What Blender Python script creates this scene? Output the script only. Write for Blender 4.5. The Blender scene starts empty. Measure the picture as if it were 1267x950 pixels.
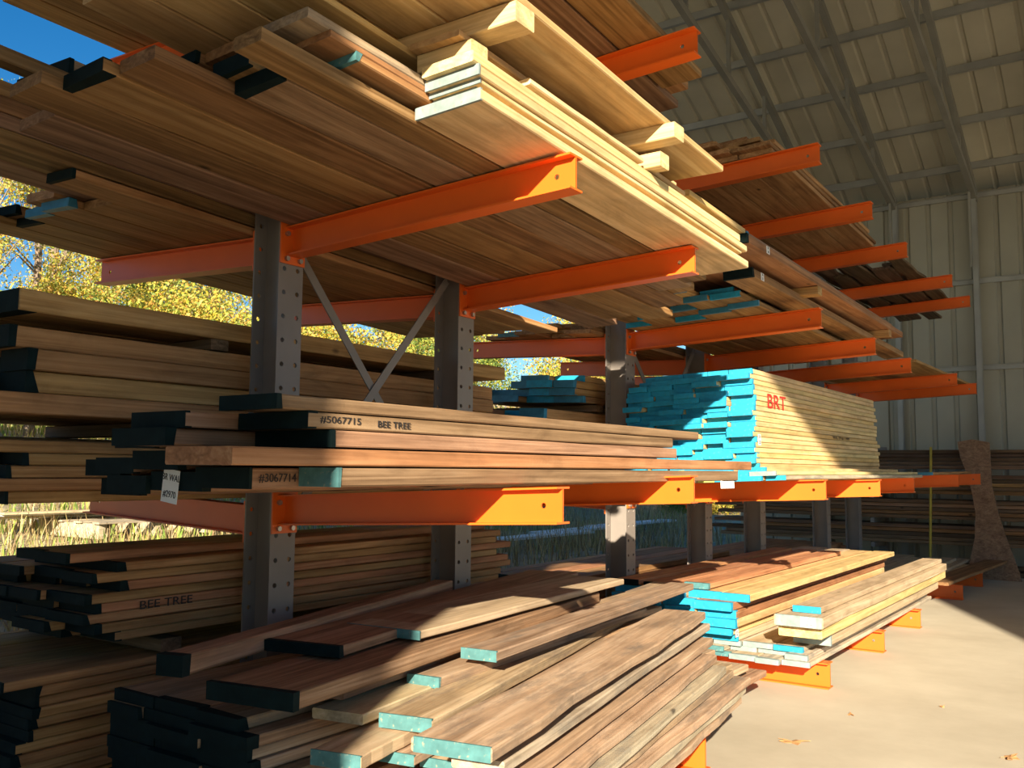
import bpy, math, random
import numpy as np
from mathutils import Vector, Matrix
R = random.Random(11)
C = bpy.context.scene.collection
# ------------------------------------------------------------------ camera
FPX = 1145.21
CAM = np.array([2.935, -2.62, 1.2788])
_y, _p, _r = [math.radians(v) for v in (34.567, 5.2143, .5081)]
FW = np.array([-math.sin(_y)*math.cos(_p), math.cos(_y)*math.cos(_p), math.sin(_p)])
_a = np.cross(FW, [0, 0, 1]); _a /= np.linalg.norm(_a); _b = np.cross(_a, FW)
RT = math.cos(_r)*_a + math.sin(_r)*_b; UP = -math.sin(_r)*_a + math.cos(_r)*_b
cd = bpy.data.cameras.new('camera'); cam = bpy.data.objects.new('camera', cd); C.objects.link(cam)
m = Matrix.Identity(4)
for i in range(3):
    m[i][0] = RT[i]; m[i][1] = UP[i]; m[i][2] = -FW[i]; m[i][3] = CAM[i]
cam.matrix_world = m
cd.sensor_width = 36; cd.lens = 36*FPX/1267; cd.clip_end = 400
bpy.context.scene.camera = cam

def hit(px, py, ax, val):
    """world point where the sight line of a photo pixel meets a real supporting plane"""
    i = 'xyz'.index(ax); d = FW*FPX + RT*(px-633.5) + UP*(475-py)
    return CAM + d*(val-CAM[i])/d[i]

# ------------------------------------------------------------------ light
SUN_DIR = Vector((-1.2, 2.5, -1.0)).normalized()
w = bpy.data.worlds.new('world'); bpy.context.scene.world = w; w.use_nodes = True
nt = w.node_tree; nt.nodes.clear()
sky = nt.nodes.new('ShaderNodeTexSky'); sky.sky_type = 'NISHITA'; sky.sun_disc = False
sky.sun_elevation = math.radians(24); sky.sun_rotation = math.atan2(1.2, -2.5)
sky.air_density = 1.0; sky.dust_density = .15; sky.ozone_density = 3.5
bg = nt.nodes.new('ShaderNodeBackground'); bg.inputs[1].default_value = .12
wo = nt.nodes.new('ShaderNodeOutputWorld')
hs = nt.nodes.new('ShaderNodeHueSaturation'); hs.inputs['Saturation'].default_value = 1.35
nt.links.new(sky.outputs[0], hs.inputs['Color']); nt.links.new(hs.outputs[0], bg.inputs[0]); nt.links.new(bg.outputs[0], wo.inputs[0])
sl = bpy.data.lights.new('sun', 'SUN'); sl.energy = 12.5; sl.angle = math.radians(.6); sl.color = (1, .87, .66)
so = bpy.data.objects.new('sun', sl); C.objects.link(so); so.rotation_euler = SUN_DIR.to_track_quat('-Z', 'Y').to_euler(); so.location = (6, -12, 9)
vs = bpy.context.scene.view_settings
vs.view_transform = 'Standard'; vs.look = 'None'; vs.gamma = 1; vs.use_curve_mapping = False; vs.exposure = .22

# ------------------------------------------------------------------ materials
def newmat(name):
    mt = bpy.data.materials.new(name); mt.use_nodes = True
    n = mt.node_tree; n.nodes.clear()
    o = n.nodes.new('ShaderNodeOutputMaterial'); b = n.nodes.new('ShaderNodeBsdfPrincipled')
    n.links.new(b.outputs[0], o.inputs[0])
    return mt, n, b
def ramp(n, stops):
    r = n.nodes.new('ShaderNodeValToRGB'); e = r.color_ramp.elements
    while len(e) < len(stops): e.new(.5)
    for k, (p, c) in enumerate(stops): e[k].position = p; e[k].color = (*c, 1)
    return r
def wood(name, dark, mid, light, rough=.7, var=.35, stain=None, bump=.35, streak=1.0, mottle=.75):
    mt, n, b = newmat(name); L = n.links
    tc = n.nodes.new('ShaderNodeTexCoord'); oi = n.nodes.new('ShaderNodeObjectInfo')
    sc = n.nodes.new('ShaderNodeVectorMath'); sc.operation = 'SCALE'; sc.inputs[0].default_value = (37, 91, 53)
    L.new(oi.outputs['Random'], sc.inputs['Scale'])
    ad = n.nodes.new('ShaderNodeVectorMath'); L.new(tc.outputs['Object'], ad.inputs[0]); L.new(sc.outputs[0], ad.inputs[1])
    mp = n.nodes.new('ShaderNodeMapping'); mp.inputs['Scale'].default_value = (16, .55, 30); L.new(ad.outputs[0], mp.inputs[0])
    n1 = n.nodes.new('ShaderNodeTexNoise'); n1.inputs['Scale'].default_value = 1.2; n1.inputs['Detail'].default_value = 6; n1.inputs['Distortion'].default_value = 1.3
    L.new(mp.outputs[0], n1.inputs['Vector'])
    mp2 = n.nodes.new('ShaderNodeMapping'); mp2.inputs['Scale'].default_value = (70, 2.2, 90); L.new(ad.outputs[0], mp2.inputs[0])
    n2 = n.nodes.new('ShaderNodeTexNoise'); n2.inputs['Scale'].default_value = 1.5; n2.inputs['Detail'].default_value = 5; L.new(mp2.outputs[0], n2.inputs['Vector'])
    mix = n.nodes.new('ShaderNodeMath'); mix.operation = 'MULTIPLY_ADD'; mix.inputs[1].default_value = .35*streak
    L.new(n2.outputs[0], mix.inputs[0]); L.new(n1.outputs[0], mix.inputs[2])
    rp = ramp(n, [(.42, dark), (.68, mid), (.92, light)]); L.new(mix.outputs[0], rp.inputs[0])
    # board to board variation of the timber's own tone
    hv = n.nodes.new('ShaderNodeHueSaturation')
    mr = n.nodes.new('ShaderNodeMapRange'); mr.inputs[3].default_value = 1-var; mr.inputs[4].default_value = 1+var*.6
    L.new(oi.outputs['Random'], mr.inputs[0]); L.new(mr.outputs[0], hv.inputs['Value'])
    fr = n.nodes.new('ShaderNodeMath'); fr.operation = 'FRACT'; ml = n.nodes.new('ShaderNodeMath'); ml.operation = 'MULTIPLY'; ml.inputs[1].default_value = 17.3
    L.new(oi.outputs['Random'], ml.inputs[0]); L.new(ml.outputs[0], fr.inputs[0])
    mh = n.nodes.new('ShaderNodeMapRange'); mh.inputs[3].default_value = .49; mh.inputs[4].default_value = .51
    L.new(fr.outputs[0], mh.inputs[0]); L.new(mh.outputs[0], hv.inputs['Hue'])
    nm = n.nodes.new('ShaderNodeTexNoise'); nm.inputs['Scale'].default_value = 1; nm.inputs['Detail'].default_value = 8; nm.inputs['Roughness'].default_value = .62; nm.inputs['Distortion'].default_value = .6
    mpm = n.nodes.new('ShaderNodeMapping'); mpm.inputs['Scale'].default_value = (11, 3.0, 11); L.new(ad.outputs[0], mpm.inputs[0]); L.new(mpm.outputs[0], nm.inputs['Vector'])
    rm = ramp(n, [(.32, (.66, .63, .60)), (.5, (1, 1, 1)), (.70, (1.25, 1.22, 1.17))]); L.new(nm.outputs[0], rm.inputs[0])
    mm = n.nodes.new('ShaderNodeMixRGB'); mm.blend_type = 'MULTIPLY'; mm.inputs[0].default_value = mottle; L.new(rp.outputs[0], mm.inputs[1]); L.new(rm.outputs[0], mm.inputs[2])
    L.new(mm.outputs[0], hv.inputs['Color']); last = hv.outputs[0]
    if stain:
        n3 = n.nodes.new('ShaderNodeTexNoise'); n3.inputs['Scale'].default_value = 1; n3.inputs['Detail'].default_value = 7; n3.inputs['Roughness'].default_value = .7
        mp3 = n.nodes.new('ShaderNodeMapping'); mp3.inputs['Scale'].default_value = (9, 2.2, 9); L.new(ad.outputs[0], mp3.inputs[0]); L.new(mp3.outputs[0], n3.inputs['Vector'])
        r3 = ramp(n, [(.50, (0, 0, 0)), (.66, (.85, .85, .85))]); L.new(n3.outputs[0], r3.inputs[0])
        mx = n.nodes.new('ShaderNodeMixRGB'); mx.inputs[2].default_value = (*stain, 1); L.new(r3.outputs[0], mx.inputs[0]); L.new(last, mx.inputs[1]); last = mx.outputs[0]
    # knots
    vo = n.nodes.new('ShaderNodeTexVoronoi'); vo.inputs['Scale'].default_value = 1
    mp4 = n.nodes.new('ShaderNodeMapping'); mp4.inputs['Scale'].default_value = (3.2, 1.6, 3.2); L.new(ad.outputs[0], mp4.inputs[0]); L.new(mp4.outputs[0], vo.inputs['Vector'])
    r4 = ramp(n, [(.02, (1, 1, 1)), (.055, (0, 0, 0))]); L.new(vo.outputs['Distance'], r4.inputs[0])
    mk = n.nodes.new('ShaderNodeMixRGB'); mk.inputs[2].default_value = (*[v*.35 for v in dark], 1); L.new(r4.outputs[0], mk.inputs[0]); L.new(last, mk.inputs[1])
    L.new(mk.outputs[0], b.inputs['Base Color']); b.inputs['Roughness'].default_value = rough; b.inputs['Specular IOR Level'].default_value = .25
    # rough-sawn bump: grain plus the saw's cross marks
    mp5 = n.nodes.new('ShaderNodeMapping'); mp5.inputs['Scale'].default_value = (3, 160, 3); L.new(ad.outputs[0], mp5.inputs[0])
    n5 = n.nodes.new('ShaderNodeTexNoise'); n5.inputs['Scale'].default_value = 1; n5.inputs['Detail'].default_value = 2; L.new(mp5.outputs[0], n5.inputs['Vector'])
    a5 = n.nodes.new('ShaderNodeMath'); a5.operation = 'MULTIPLY_ADD'; a5.inputs[1].default_value = .35; L.new(n5.outputs[0], a5.inputs[0]); L.new(n2.outputs[0], a5.inputs[2])
    bp = n.nodes.new('ShaderNodeBump'); bp.inputs['Strength'].default_value = bump; bp.inputs['Distance'].default_value = .003; L.new(a5.outputs[0], bp.inputs['Height']); L.new(bp.outputs[0], b.inputs['Normal'])
    return mt
def paint(name, col, rough=.5, var=.12, scale=14, metal=0, wear=None, spec=.4, bump=0):
    mt, n, b = newmat(name); L = n.links
    tc = n.nodes.new('ShaderNodeTexCoord'); no = n.nodes.new('ShaderNodeTexNoise'); no.inputs['Scale'].default_value = scale; no.inputs['Detail'].default_value = 6
    L.new(tc.outputs['Object'], no.inputs['Vector'])
    rp = ramp(n, [(.3, [c*(1-var) for c in col]), (.7, [min(1, c*(1+var)) for c in col])]); L.new(no.outputs[0], rp.inputs[0]); last = rp.outputs[0]
    if wear:
        n2 = n.nodes.new('ShaderNodeTexNoise'); n2.inputs['Scale'].default_value = scale*2.3; n2.inputs['Detail'].default_value = 8; L.new(tc.outputs['Object'], n2.inputs['Vector'])
        r2 = ramp(n, [(.60, (0, 0, 0)), (.72, (1, 1, 1))]); L.new(n2.outputs[0], r2.inputs[0])
        mx = n.nodes.new('ShaderNodeMixRGB'); mx.inputs[2].default_value = (*wear, 1); L.new(r2.outputs[0], mx.inputs[0]); L.new(last, mx.inputs[1]); last = mx.outputs[0]
    L.new(last, b.inputs['Base Color']); b.inputs['Roughness'].default_value = rough; b.inputs['Metallic'].default_value = metal; b.inputs['Specular IOR Level'].default_value = spec
    if bump:
        bp = n.nodes.new('ShaderNodeBump'); bp.inputs['Strength'].default_value = bump; bp.inputs['Distance'].default_value = .004; L.new(no.outputs[0], bp.inputs['Height']); L.new(bp.outputs[0], b.inputs['Normal'])
    return mt
def leafmat(name, cols, trans=.35):
    mt, n, b = newmat(name); L = n.links
    g = n.nodes.new('ShaderNodeNewGeometry'); rp = ramp(n, [((k+.5)/len(cols), c) for k, c in enumerate(cols)]); rp.color_ramp.interpolation = 'CONSTANT'
    rp.color_ramp.elements[0].position = 0
    L.new(g.outputs['Random Per Island'], rp.inputs[0]); L.new(rp.outputs[0], b.inputs['Base Color']); b.inputs['Roughness'].default_value = .6
    t = n.nodes.new('ShaderNodeBsdfTranslucent'); L.new(rp.outputs[0], t.inputs[0]); mx = n.nodes.new('ShaderNodeMixShader'); mx.inputs[0].default_value = trans
    L.new(b.outputs[0], mx.inputs[1]); L.new(t.outputs[0], mx.inputs[2]); L.new(mx.outputs[0], n.nodes['Material Output'].inputs[0])
    return mt
M = {}
M['pine'] = wood('pine_wood', (.46, .29, .115), (.61, .41, .185), (.72, .53, .27), var=.16)
M['palepine'] = wood('pale_pine_wood', (.52, .37, .165), (.68, .51, .26), (.78, .62, .35), var=.12)
M['oak'] = wood('oak_wood', (.25, .125, .045), (.42, .23, .09), (.54, .33, .15), var=.22)
M['walnut'] = wood('walnut_wood', (.15, .082, .045), (.31, .185, .105), (.45, .29, .18), var=.25)
M['brown'] = wood('brown_wood', (.15, .075, .028), (.31, .165, .068), (.45, .26, .12), var=.32)
M['red'] = wood('red_brown_wood', (.25, .115, .048), (.42, .20, .09), (.54, .30, .15), var=.2)
M['sawn'] = wood('weathered_sawn_walnut', (.24, .155, .09), (.41, .285, .18), (.56, .42, .29), var=.18, stain=(.20, .155, .12), bump=.6)
M['grey'] = wood('grey_weathered_wood', (.27, .22, .16), (.46, .38, .27), (.60, .52, .39), var=.2, stain=(.22, .2, .17), bump=.6)
M['dusty'] = wood('dusty_pale_wood', (.36, .27, .155), (.52, .40, .25), (.64, .51, .34), var=.15)
M['darkwood'] = wood('dark_aged_wood', (.07, .04, .022), (.15, .09, .05), (.24, .15, .09), var=.4)
M['cyan'] = paint('cyan_end_paint', (.015, .30, .50), .5, .25, 22, wear=(.05, .26, .34))
M['teal'] = paint('teal_end_paint', (.07, .19, .20), .5, .25, 30, wear=(.24, .27, .21))
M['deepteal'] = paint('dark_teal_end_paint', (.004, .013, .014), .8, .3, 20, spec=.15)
M['blue'] = paint('blue_end_paint', (.035, .20, .33), .5, .25, 20)
M['greyend'] = paint('grey_green_end_paint', (.22, .28, .28), .6, .2, 25, wear=(.32, .29, .22))
M['yellowend'] = paint('yellow_green_end_paint', (.55, .62, .14), .5, .15, 20)
M['orange'] = paint('orange_powder_coat', (.82, .145, .014), .40, .05, 5, spec=.5)
M['upright'] = paint('brown_grey_powder_coat', (.235, .205, .185), .45, .08, 6, spec=.45)
M['hole'] = paint('shadowed_hole_edge', (.06, .05, .045), .6)
M['bolt'] = paint('zinc_bolt', (.45, .43, .40), .35, .1, 20, metal=.8)
M['steel'] = paint('galvanised_steel', (.36, .36, .34), .42, .12, 3, metal=.35)
M['truss'] = paint('grey_truss_steel', (.25, .24, .21), .5, .1, 3, metal=.2)
M['siding'] = paint('corrugated_siding', (.38, .36, .29), .45, .10, 1.2, metal=.25)
M['roofin'] = paint('corrugated_roof_underside', (.54, .50, .39), .5, .12, 1.2, metal=.2)
M['paper'] = paint('white_tag_paper', (.80, .80, .78), .8, .05)
M['ink'] = paint('black_marker_ink', (.02, .018, .02), .7)
M['redink'] = paint('red_crayon', (.62, .03, .02), .7)
M['yellow'] = paint('yellow_pole_paint', (.50, .36, .03), .5)
M['white'] = paint('white_sheet_surface', (.75, .75, .73), .6)
M['bark'] = paint('tree_bark', (.20, .15, .11), .9, .35, 8, bump=.6)
M['rock'] = paint('pale_rock', (.55, .50, .42), .9, .25, 9, bump=.7)
M['leafA'] = leafmat('autumn_leaves_yellow', [(.62, .50, .06), (.36, .42, .06), (.70, .55, .12), (.20, .27, .05), (.75, .42, .10), (.48, .48, .10)])
M['leafB'] = leafmat('autumn_leaves_green', [(.16, .24, .04), (.35, .40, .06), (.10, .17, .04), (.50, .44, .08), (.26, .33, .06)])
M['leafC'] = leafmat('green_weed_leaves', [(.22, .34, .05), (.36, .46, .08), (.14, .24, .04), (.5, .5, .12)])
M['straw'] = leafmat('dry_grass', [(.50, .37, .17), (.33, .22, .10), (.62, .48, .25), (.42, .34, .14), (.24, .18, .09), (.40, .40, .14)], .25)
M['fallen'] = paint('fallen_leaf', (.42, .22, .09), .8, .3, 40)
# concrete, soil
mt, n, b = newmat('dusty_concrete'); L = n.links
tc = n.nodes.new('ShaderNodeTexCoord'); a = n.nodes.new('ShaderNodeTexNoise'); a.inputs['Scale'].default_value = .9; a.inputs['Detail'].default_value = 10; a.inputs['Roughness'].default_value = .65
L.new(tc.outputs['Object'], a.inputs['Vector']); rp = ramp(n, [(.35, (.43, .375, .285)), (.65, (.55, .49, .385))]); L.new(a.outputs[0], rp.inputs[0])
a2 = n.nodes.new('ShaderNodeTexNoise'); a2.inputs['Scale'].default_value = 3.1; a2.inputs['Detail'].default_value = 9; a2.inputs['Roughness'].default_value = .75; L.new(tc.outputs['Object'], a2.inputs['Vector'])
r2 = ramp(n, [(.66, (0, 0, 0)), (.78, (1, 1, 1))]); L.new(a2.outputs[0], r2.inputs[0])
mx = n.nodes.new('ShaderNodeMixRGB'); mx.inputs[2].default_value = (.38, .29, .18, 1); L.new(r2.outputs[0], mx.inputs[0]); L.new(rp.outputs[0], mx.inputs[1]); L.new(mx.outputs[0], b.inputs['Base Color']); b.inputs['Roughness'].default_value = .75
bp = n.nodes.new('ShaderNodeBump'); bp.inputs['Strength'].default_value = .15; bp.inputs['Distance'].default_value = .004; L.new(a2.outputs[0], bp.inputs['Height']); L.new(bp.outputs[0], b.inputs['Normal'])
M['concrete'] = mt
M['gravel'] = paint('fill_bounce_gravel', (.50, .46, .38), .95, .2, 3, bump=.5)  # surface of the unseen yard, added to bounce sunlight indoors
M['soil'] = paint('dry_soil_and_gravel', (.36, .30, .20), .95, .35, 2.5, bump=.8)

# ------------------------------------------------------------------ mesh helpers
class MB:
    def __init__(s): s.v = []; s.f = []
    def add(s, vs_, fs_):
        o = len(s.v); s.v += [tuple(map(float, v)) for v in vs_]; s.f += [tuple(o+i for i in f) for f in fs_]
    def box(s, a, b, rot=None, org=(0, 0, 0)):
        (x0, y0, z0), (x1, y1, z1) = a, b
        P = [Vector(p) for p in ((x0,y0,z0),(x1,y0,z0),(x1,y1,z0),(x0,y1,z0),(x0,y0,z1),(x1,y0,z1),(x1,y1,z1),(x0,y1,z1))]
        if rot: P = [rot @ p + Vector(org) for p in P]
        s.add(P, [(0,3,2,1),(4,5,6,7),(0,1,5,4),(1,2,6,5),(2,3,7,6),(3,0,4,7)])
    def bar(s, p, q, w_, h_, up=(0, 0, 1)):
        p, q = Vector(p), Vector(q); d = (q-p).normalized(); u = Vector(up)
        if abs(d.dot(u)) > .98: u = Vector((1, 0, 0))
        a_ = d.cross(u).normalized()*w_/2; c_ = a_.cross(d).normalized()*h_/2
        V = [p-a_-c_, p+a_-c_, p+a_+c_, p-a_+c_, q-a_-c_, q+a_-c_, q+a_+c_, q-a_+c_]
        s.add(V, [(0,1,2,3),(7,6,5,4),(0,4,5,1),(1,5,6,2),(2,6,7,3),(3,7,4,0)])
    def tube(s, pts, rads, n_=8):
        rings = []
        for i, p in enumerate(pts):
            p = Vector(p); d = (Vector(pts[min(i+1, len(pts)-1)])-Vector(pts[max(i-1, 0)])).normalized()
            u = Vector((1, 0, 0)) if abs(d.x) < .9 else Vector((0, 1, 0)); a_ = d.cross(u).normalized(); c_ = d.cross(a_)
            rings.append([p+(a_*math.cos(t)+c_*math.sin(t))*rads[i] for t in [2*math.pi*k/n_ for k in range(n_)]])
        V = sum(rings, []); F = [(i*n_+k, i*n_+(k+1) % n_, (i+1)*n_+(k+1) % n_, (i+1)*n_+k) for i in range(len(pts)-1) for k in range(n_)]
        F += [tuple(range(n_))[::-1], tuple((len(pts)-1)*n_+k for k in range(n_))]
        s.add(V, F)
    def prism(s, poly, axis, a, b_):
        """poly: 2D points extruded along axis between a and b_"""
        def mk(p, t): return {'x': (t, p[0], p[1]), 'y': (p[0], t, p[1]), 'z': (p[0], p[1], t)}[axis]
        n_ = len(poly); V = [mk(p, a) for p in poly]+[mk(p, b_) for p in poly]
        s.add(V, [tuple(range(n_)), tuple(range(2*n_-1, n_-1, -1))]+[(i, i+n_, (i+1) % n_+n_, (i+1) % n_) for i in range(n_)])
    def build(s, name, mat, parent=None, loc=None, smooth=False):
        me = bpy.data.meshes.new(name); me.from_pydata(s.v, [], s.f); me.update()
        me.materials.append(mat if not isinstance(mat, str) else M[mat])
        if smooth:
            for p in me.polygons: p.use_smooth = True
        o = bpy.data.objects.new(name, me); C.objects.link(o)
        if parent: o.parent = parent
        if loc is not None: o.location = loc
        return o
def tag(o, label, cat, group=None, kind=None):
    o['label'] = label; o['category'] = cat
    if group: o['group'] = group
    if kind: o['kind'] = kind
    return o
def struct(o): o['kind'] = 'structure'; return o
def empty(name, loc, label, cat, group=None):
    o = bpy.data.objects.new(name, None); C.objects.link(o); o.location = loc; o.empty_display_size = .1
    return tag(o, label, cat, group)
def lettering(text, parent, loc, rot, size, mat='ink', name='lettering', sx=1.0):
    cu = bpy.data.curves.new('t', 'FONT'); cu.body = text; cu.size = size; cu.extrude = .0006; cu.offset = 0; cu.align_x = 'CENTER'; cu.align_y = 'CENTER'
    to = bpy.data.objects.new('t', cu); dg = bpy.context.evaluated_depsgraph_get()
    C.objects.link(to); dg.update(); me = bpy.data.meshes.new_from_object(to.evaluated_get(dg)); bpy.data.objects.remove(to)
    me.materials.clear(); me.materials.append(M[mat])
    o = bpy.data.objects.new(name, me); C.objects.link(o); o.parent = parent; o.location = loc; o.rotation_euler = rot; o.scale = (sx, 1, 1)
    return o

# ------------------------------------------------------------------ boards
BOX_F = None
def board_mesh(wd, t, ln, wane=0.0, rnd=None, seg=5, jag=0.0):
    rnd = rnd or R
    rings = []; c = min(.004, t*.18)
    nseg = seg
    for i in range(nseg+1):
        y = ln*i/nseg; jl = (rnd.random()-.5)*wane; jr = (rnd.random()-.5)*wane; jz = (rnd.random()-.5)*min(.003, t*.08)
        xl = -wd/2-jl; xr = wd/2+jr; z0, z1 = 0.0, t+min(0, jz)
        ja = jag*(rnd.random()-.5) if i in (0,) else 0
        rings.append([(xl+c, y+ja, z0), (xr-c, y, z0), (xr, y, z0+c), (xr, y, z1-c), (xr-c, y, z1), (xl+c, y+ja, z1), (xl, y+ja, z1-c), (xl, y+ja, z0+c)])
    V = sum(rings, []); F = []
    for i in range(nseg):
        for k in range(8): F.append((i*8+k, i*8+(k+1) % 8, (i+1)*8+(k+1) % 8, (i+1)*8+k))
    F += [tuple(range(8))[::-1], tuple(nseg*8+k for k in range(8))]
    F = [f[::-1] for f in F]
    F = [tuple(f) for f in F]
    mb = MB(); mb.add(V, [f[::-1] for f in F]); return mb
CAPNAME = {'cyan': 'cyan painted end', 'teal': 'teal painted end', 'deepteal': 'dark teal painted end', 'blue': 'blue painted end', 'greyend': 'grey-green painted end', 'yellowend': 'yellow-green painted end'}
CATS = {'walnut': 'walnut_board', 'oak': 'oak_board', 'pine': 'pine_board', 'plank': 'plank'}
def board(name, label, mat, org, wd, t, ln, yaw=0, pitch=0, roll=0, cap=None, capw=None, wane=.004, group=None, jag=0.0, seg=5, cat='board', far=None):
    """origin: centre of the near end's underside; runs along local +Y"""
    o = board_mesh(wd, t, ln, wane, jag=jag, seg=seg).build(name, mat, None, org)
    o.rotation_euler = (pitch, roll, yaw)
    if label: tag(o, label, cat, group)
    if cap:
        cw = capw if capw is not None else R.uniform(.012, .04)
        me = MB(); e = .0012
        # painted skin wraps the end and a little of the faces
        a0 = -wd/2-e; b0 = wd/2+e
        pts = [(a0, -e, -e), (b0, -e, -e), (b0, -e, t+e), (a0, -e, t+e)]
        w2 = [cw*R.uniform(.6, 1.3) for _ in range(4)]
        q = [(a0, w2[0], -e), (b0, w2[1], -e), (b0, w2[2], t+e), (a0, w2[3], t+e)]
        me.add(pts+q, [(0, 1, 2, 3), (0, 4, 5, 1), (1, 5, 6, 2), (2, 6, 7, 3), (3, 7, 4, 0), (7, 6, 5, 4)])
        c = me.build('painted_end', cap, o); c['label'] = CAPNAME.get(cap, 'painted end')
    return o
ORD = ['first', 'second', 'third', 'fourth', 'fifth', 'sixth', 'seventh', 'eighth', 'ninth', 'tenth', 'eleventh', 'twelfth', 'thirteenth', 'fourteenth', 'fifteenth', 'sixteenth', 'seventeenth', 'eighteenth', 'nineteenth', 'twentieth', 'twenty-first', 'twenty-second']
def stack(name, look, place, mats, x_in, x_out, base, layers, wr=(.14, .22), caps=None, jit=.04, jit1=.08, group=None, gapx=.006, step=.0, skip=None, side=1, wane=.004, seed=0, maxcols=99, jagx=.03):
    """rows of boards lying along Y, listed from the bottom row up.
    base=(z0,sx,sy): plane of the bearers. side=+1: rows fill from x_out inwards to x_in (aisle side first)."""
    rnd = random.Random(seed+len(place)*7); global R
    z = 0.0; out = []; sgn = 1 if x_out > x_in else -1
    nl = len(layers)
    for li, ly in enumerate(layers):
        t, y0, y1 = ly[:3]; opt = ly[3] if len(ly) > 3 else {}
        xo = opt.get('xo', x_out)-sgn*rnd.uniform(0, jagx); xi = opt.get('xi', x_in); z += opt.get('gap', 0); x = xo; k = 0
        mm = opt.get('mat', None)
        while (x-xi)*sgn > .05 and k < opt.get('n', maxcols):
            wd = min(rnd.uniform(*opt.get('wr', wr)), abs(x-xi))
            if (x-xi)*sgn-wd < .06: wd = abs(x-xi)
            cx = x-sgn*wd/2; mat = mm or rnd.choice(mats)
            a0 = y0+rnd.uniform(-jit, jit)+opt.get('slant', 0)*k; a1 = y1+rnd.uniform(-jit1, jit1)
            zz = base[0]+base[1]*cx+base[2]*a0+z+.001
            cap = opt.get('cap', (rnd.choice(caps) if caps else None))
            if cap == 'none': cap = None
            lab = f"{look}, {ORD[nl-1-li]} row down, {ORD[k]+' inwards' if k else 'outermost'}, {place}"
            if not (skip and skip(li, k)):
                o = board(name, lab, mat, (cx, a0, zz), wd-gapx, t-.002, a1-a0, pitch=math.atan(base[2]), roll=-math.atan(base[1]), cap=cap, group=group, wane=wane, yaw=rnd.uniform(-.003, .003))
                out.append((li, k, o))
            x -= sgn*(wd+.002); k += 1
        z += t
    return out
def pb(name, label, mat, nl, nr, fr, z, t, cap=None, wane=.006, capw=None, group=None, zf=None, wmin=None, seg=8, jag=.0):
    """a board whose top's near-left, near-right and far-right corners are seen at these photo pixels, its top lying at height z (far end zf)"""
    a = Vector(hit(*nl, 'z', z)); b_ = Vector(hit(*nr, 'z', z)); f = Vector(hit(*fr, 'z', z if zf is None else zf))
    d = f-b_; ln = d.length; yaw = math.atan2(-d.x, d.y); pit = math.atan2(d.z, math.hypot(d.x, d.y))
    rt = Vector((math.cos(yaw), math.sin(yaw), 0)); wd = abs((b_-a).dot(rt))
    if wmin: wd = max(wd, wmin)
    org = b_-rt*wd/2; org.z -= t
    return board(name, label, mat, org, wd, t, ln, yaw=yaw, pitch=pit, cap=cap, wane=wane, capw=capw, group=group, seg=seg, jag=jag)
def edge(name, label, mat, fr, nr, z, t, wd, ynear, cap=None, wane=.008, group=None, zf=None):
    """a board told by its right top edge: far-right corner fr and a further point nr on that edge, carried on to y=ynear"""
    f = Vector(hit(*fr, 'z', z)); n_ = Vector(hit(*nr, 'z', z)); d = (n_-f); k = (ynear-f.y)/d.y; n2 = f+d*k
    d = f-n2; yaw = math.atan2(-d.x, d.y); rt = Vector((math.cos(yaw), math.sin(yaw), 0)); org = n2-rt*wd/2; org.z -= t
    return board(name, label, mat, org, wd, t, d.length, yaw=yaw, cap=cap, wane=wane, group=group, seg=9)
def papertag(parent, loc, wd, ht, lines, face='-y', tilt=0.0, sz=None):
    """paper label stapled to a board; loc in the board's local space"""
    rot = (math.pi/2, 0, 0) if face == '-y' else (math.pi/2, 0, math.pi/2)
    mb = MB(); mb.box((-wd/2, -ht/2, 0), (wd/2, ht/2, .0008))
    p = mb.build('paper_tag', 'paper', parent, loc); p.rotation_euler = (rot[0], tilt, rot[2]); p['label'] = 'white paper tag with handwriting'
    s_ = sz or ht/len(lines)*.95
    for i, tx in enumerate(lines):
        lettering(tx, p, (0, ht/2-ht*(i+.5)/len(lines), .0012), (0, 0, 0), s_, sx=.85)
    return p

# ================================================================== BUILDING
EAVE_Y, WALL_Y, EZ, SL = -4.75, 12.0, 5.36, .42
RID_Y = (EAVE_Y+WALL_Y)/2; RID_Z = EZ+SL*(RID_Y-EAVE_Y)
XL, XR = -2.6, 11.0
mb = MB(); mb.box((-2.7, EAVE_Y-.1, -.25), (XR+.1, WALL_Y+.1, 0)); struct(mb.build('floor', 'concrete'))
def ribbed(x0, x1, pitch=.30, d=.03, rib=.05):
    pts = []; x = x0
    while x < x1-1e-6:
        pts += [(x, 0), (x+pitch-rib*1.6, 0), (x+pitch-rib*1.2, d), (x+pitch-rib*.4, d)]
        x += pitch
    pts.append((x1, 0)); return [p for p in pts if p[0] <= x1]
def ribsheet(name, prof, fn, th=.012):
    """fn(u, d, s) -> point ; s in {0,1} along the rib"""
    mb = MB(); n_ = len(prof); V = []
    for off in (0, th):
        for s_ in (0, 1): V += [fn(u, d+off, s_) for u, d in prof]
    F = []
    for i in range(n_-1):
        F.append((i, i+1, n_+i+1, n_+i)); F.append((2*n_+i, 3*n_+i, 3*n_+i+1, 2*n_+i+1))
    for i in range(n_-1):
        F.append((i, 2*n_+i, 2*n_+i+1, i+1)); F.append((n_+i, n_+i+1, 3*n_+i+1, 3*n_+i))
    F += [(0, n_, 3*n_, 2*n_), (n_-1, 3*n_-1, 4*n_-1, 2*n_-1)]
    mb.add(V, F); return mb
p_ = ribbed(XL, XR)
RXL = -6.5
struct(ribsheet('w', p_, lambda u, d, s: (u, WALL_Y+d, s*EZ)).build('wall_back', 'siding'))
p_ = ribbed(RXL, XR)
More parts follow.
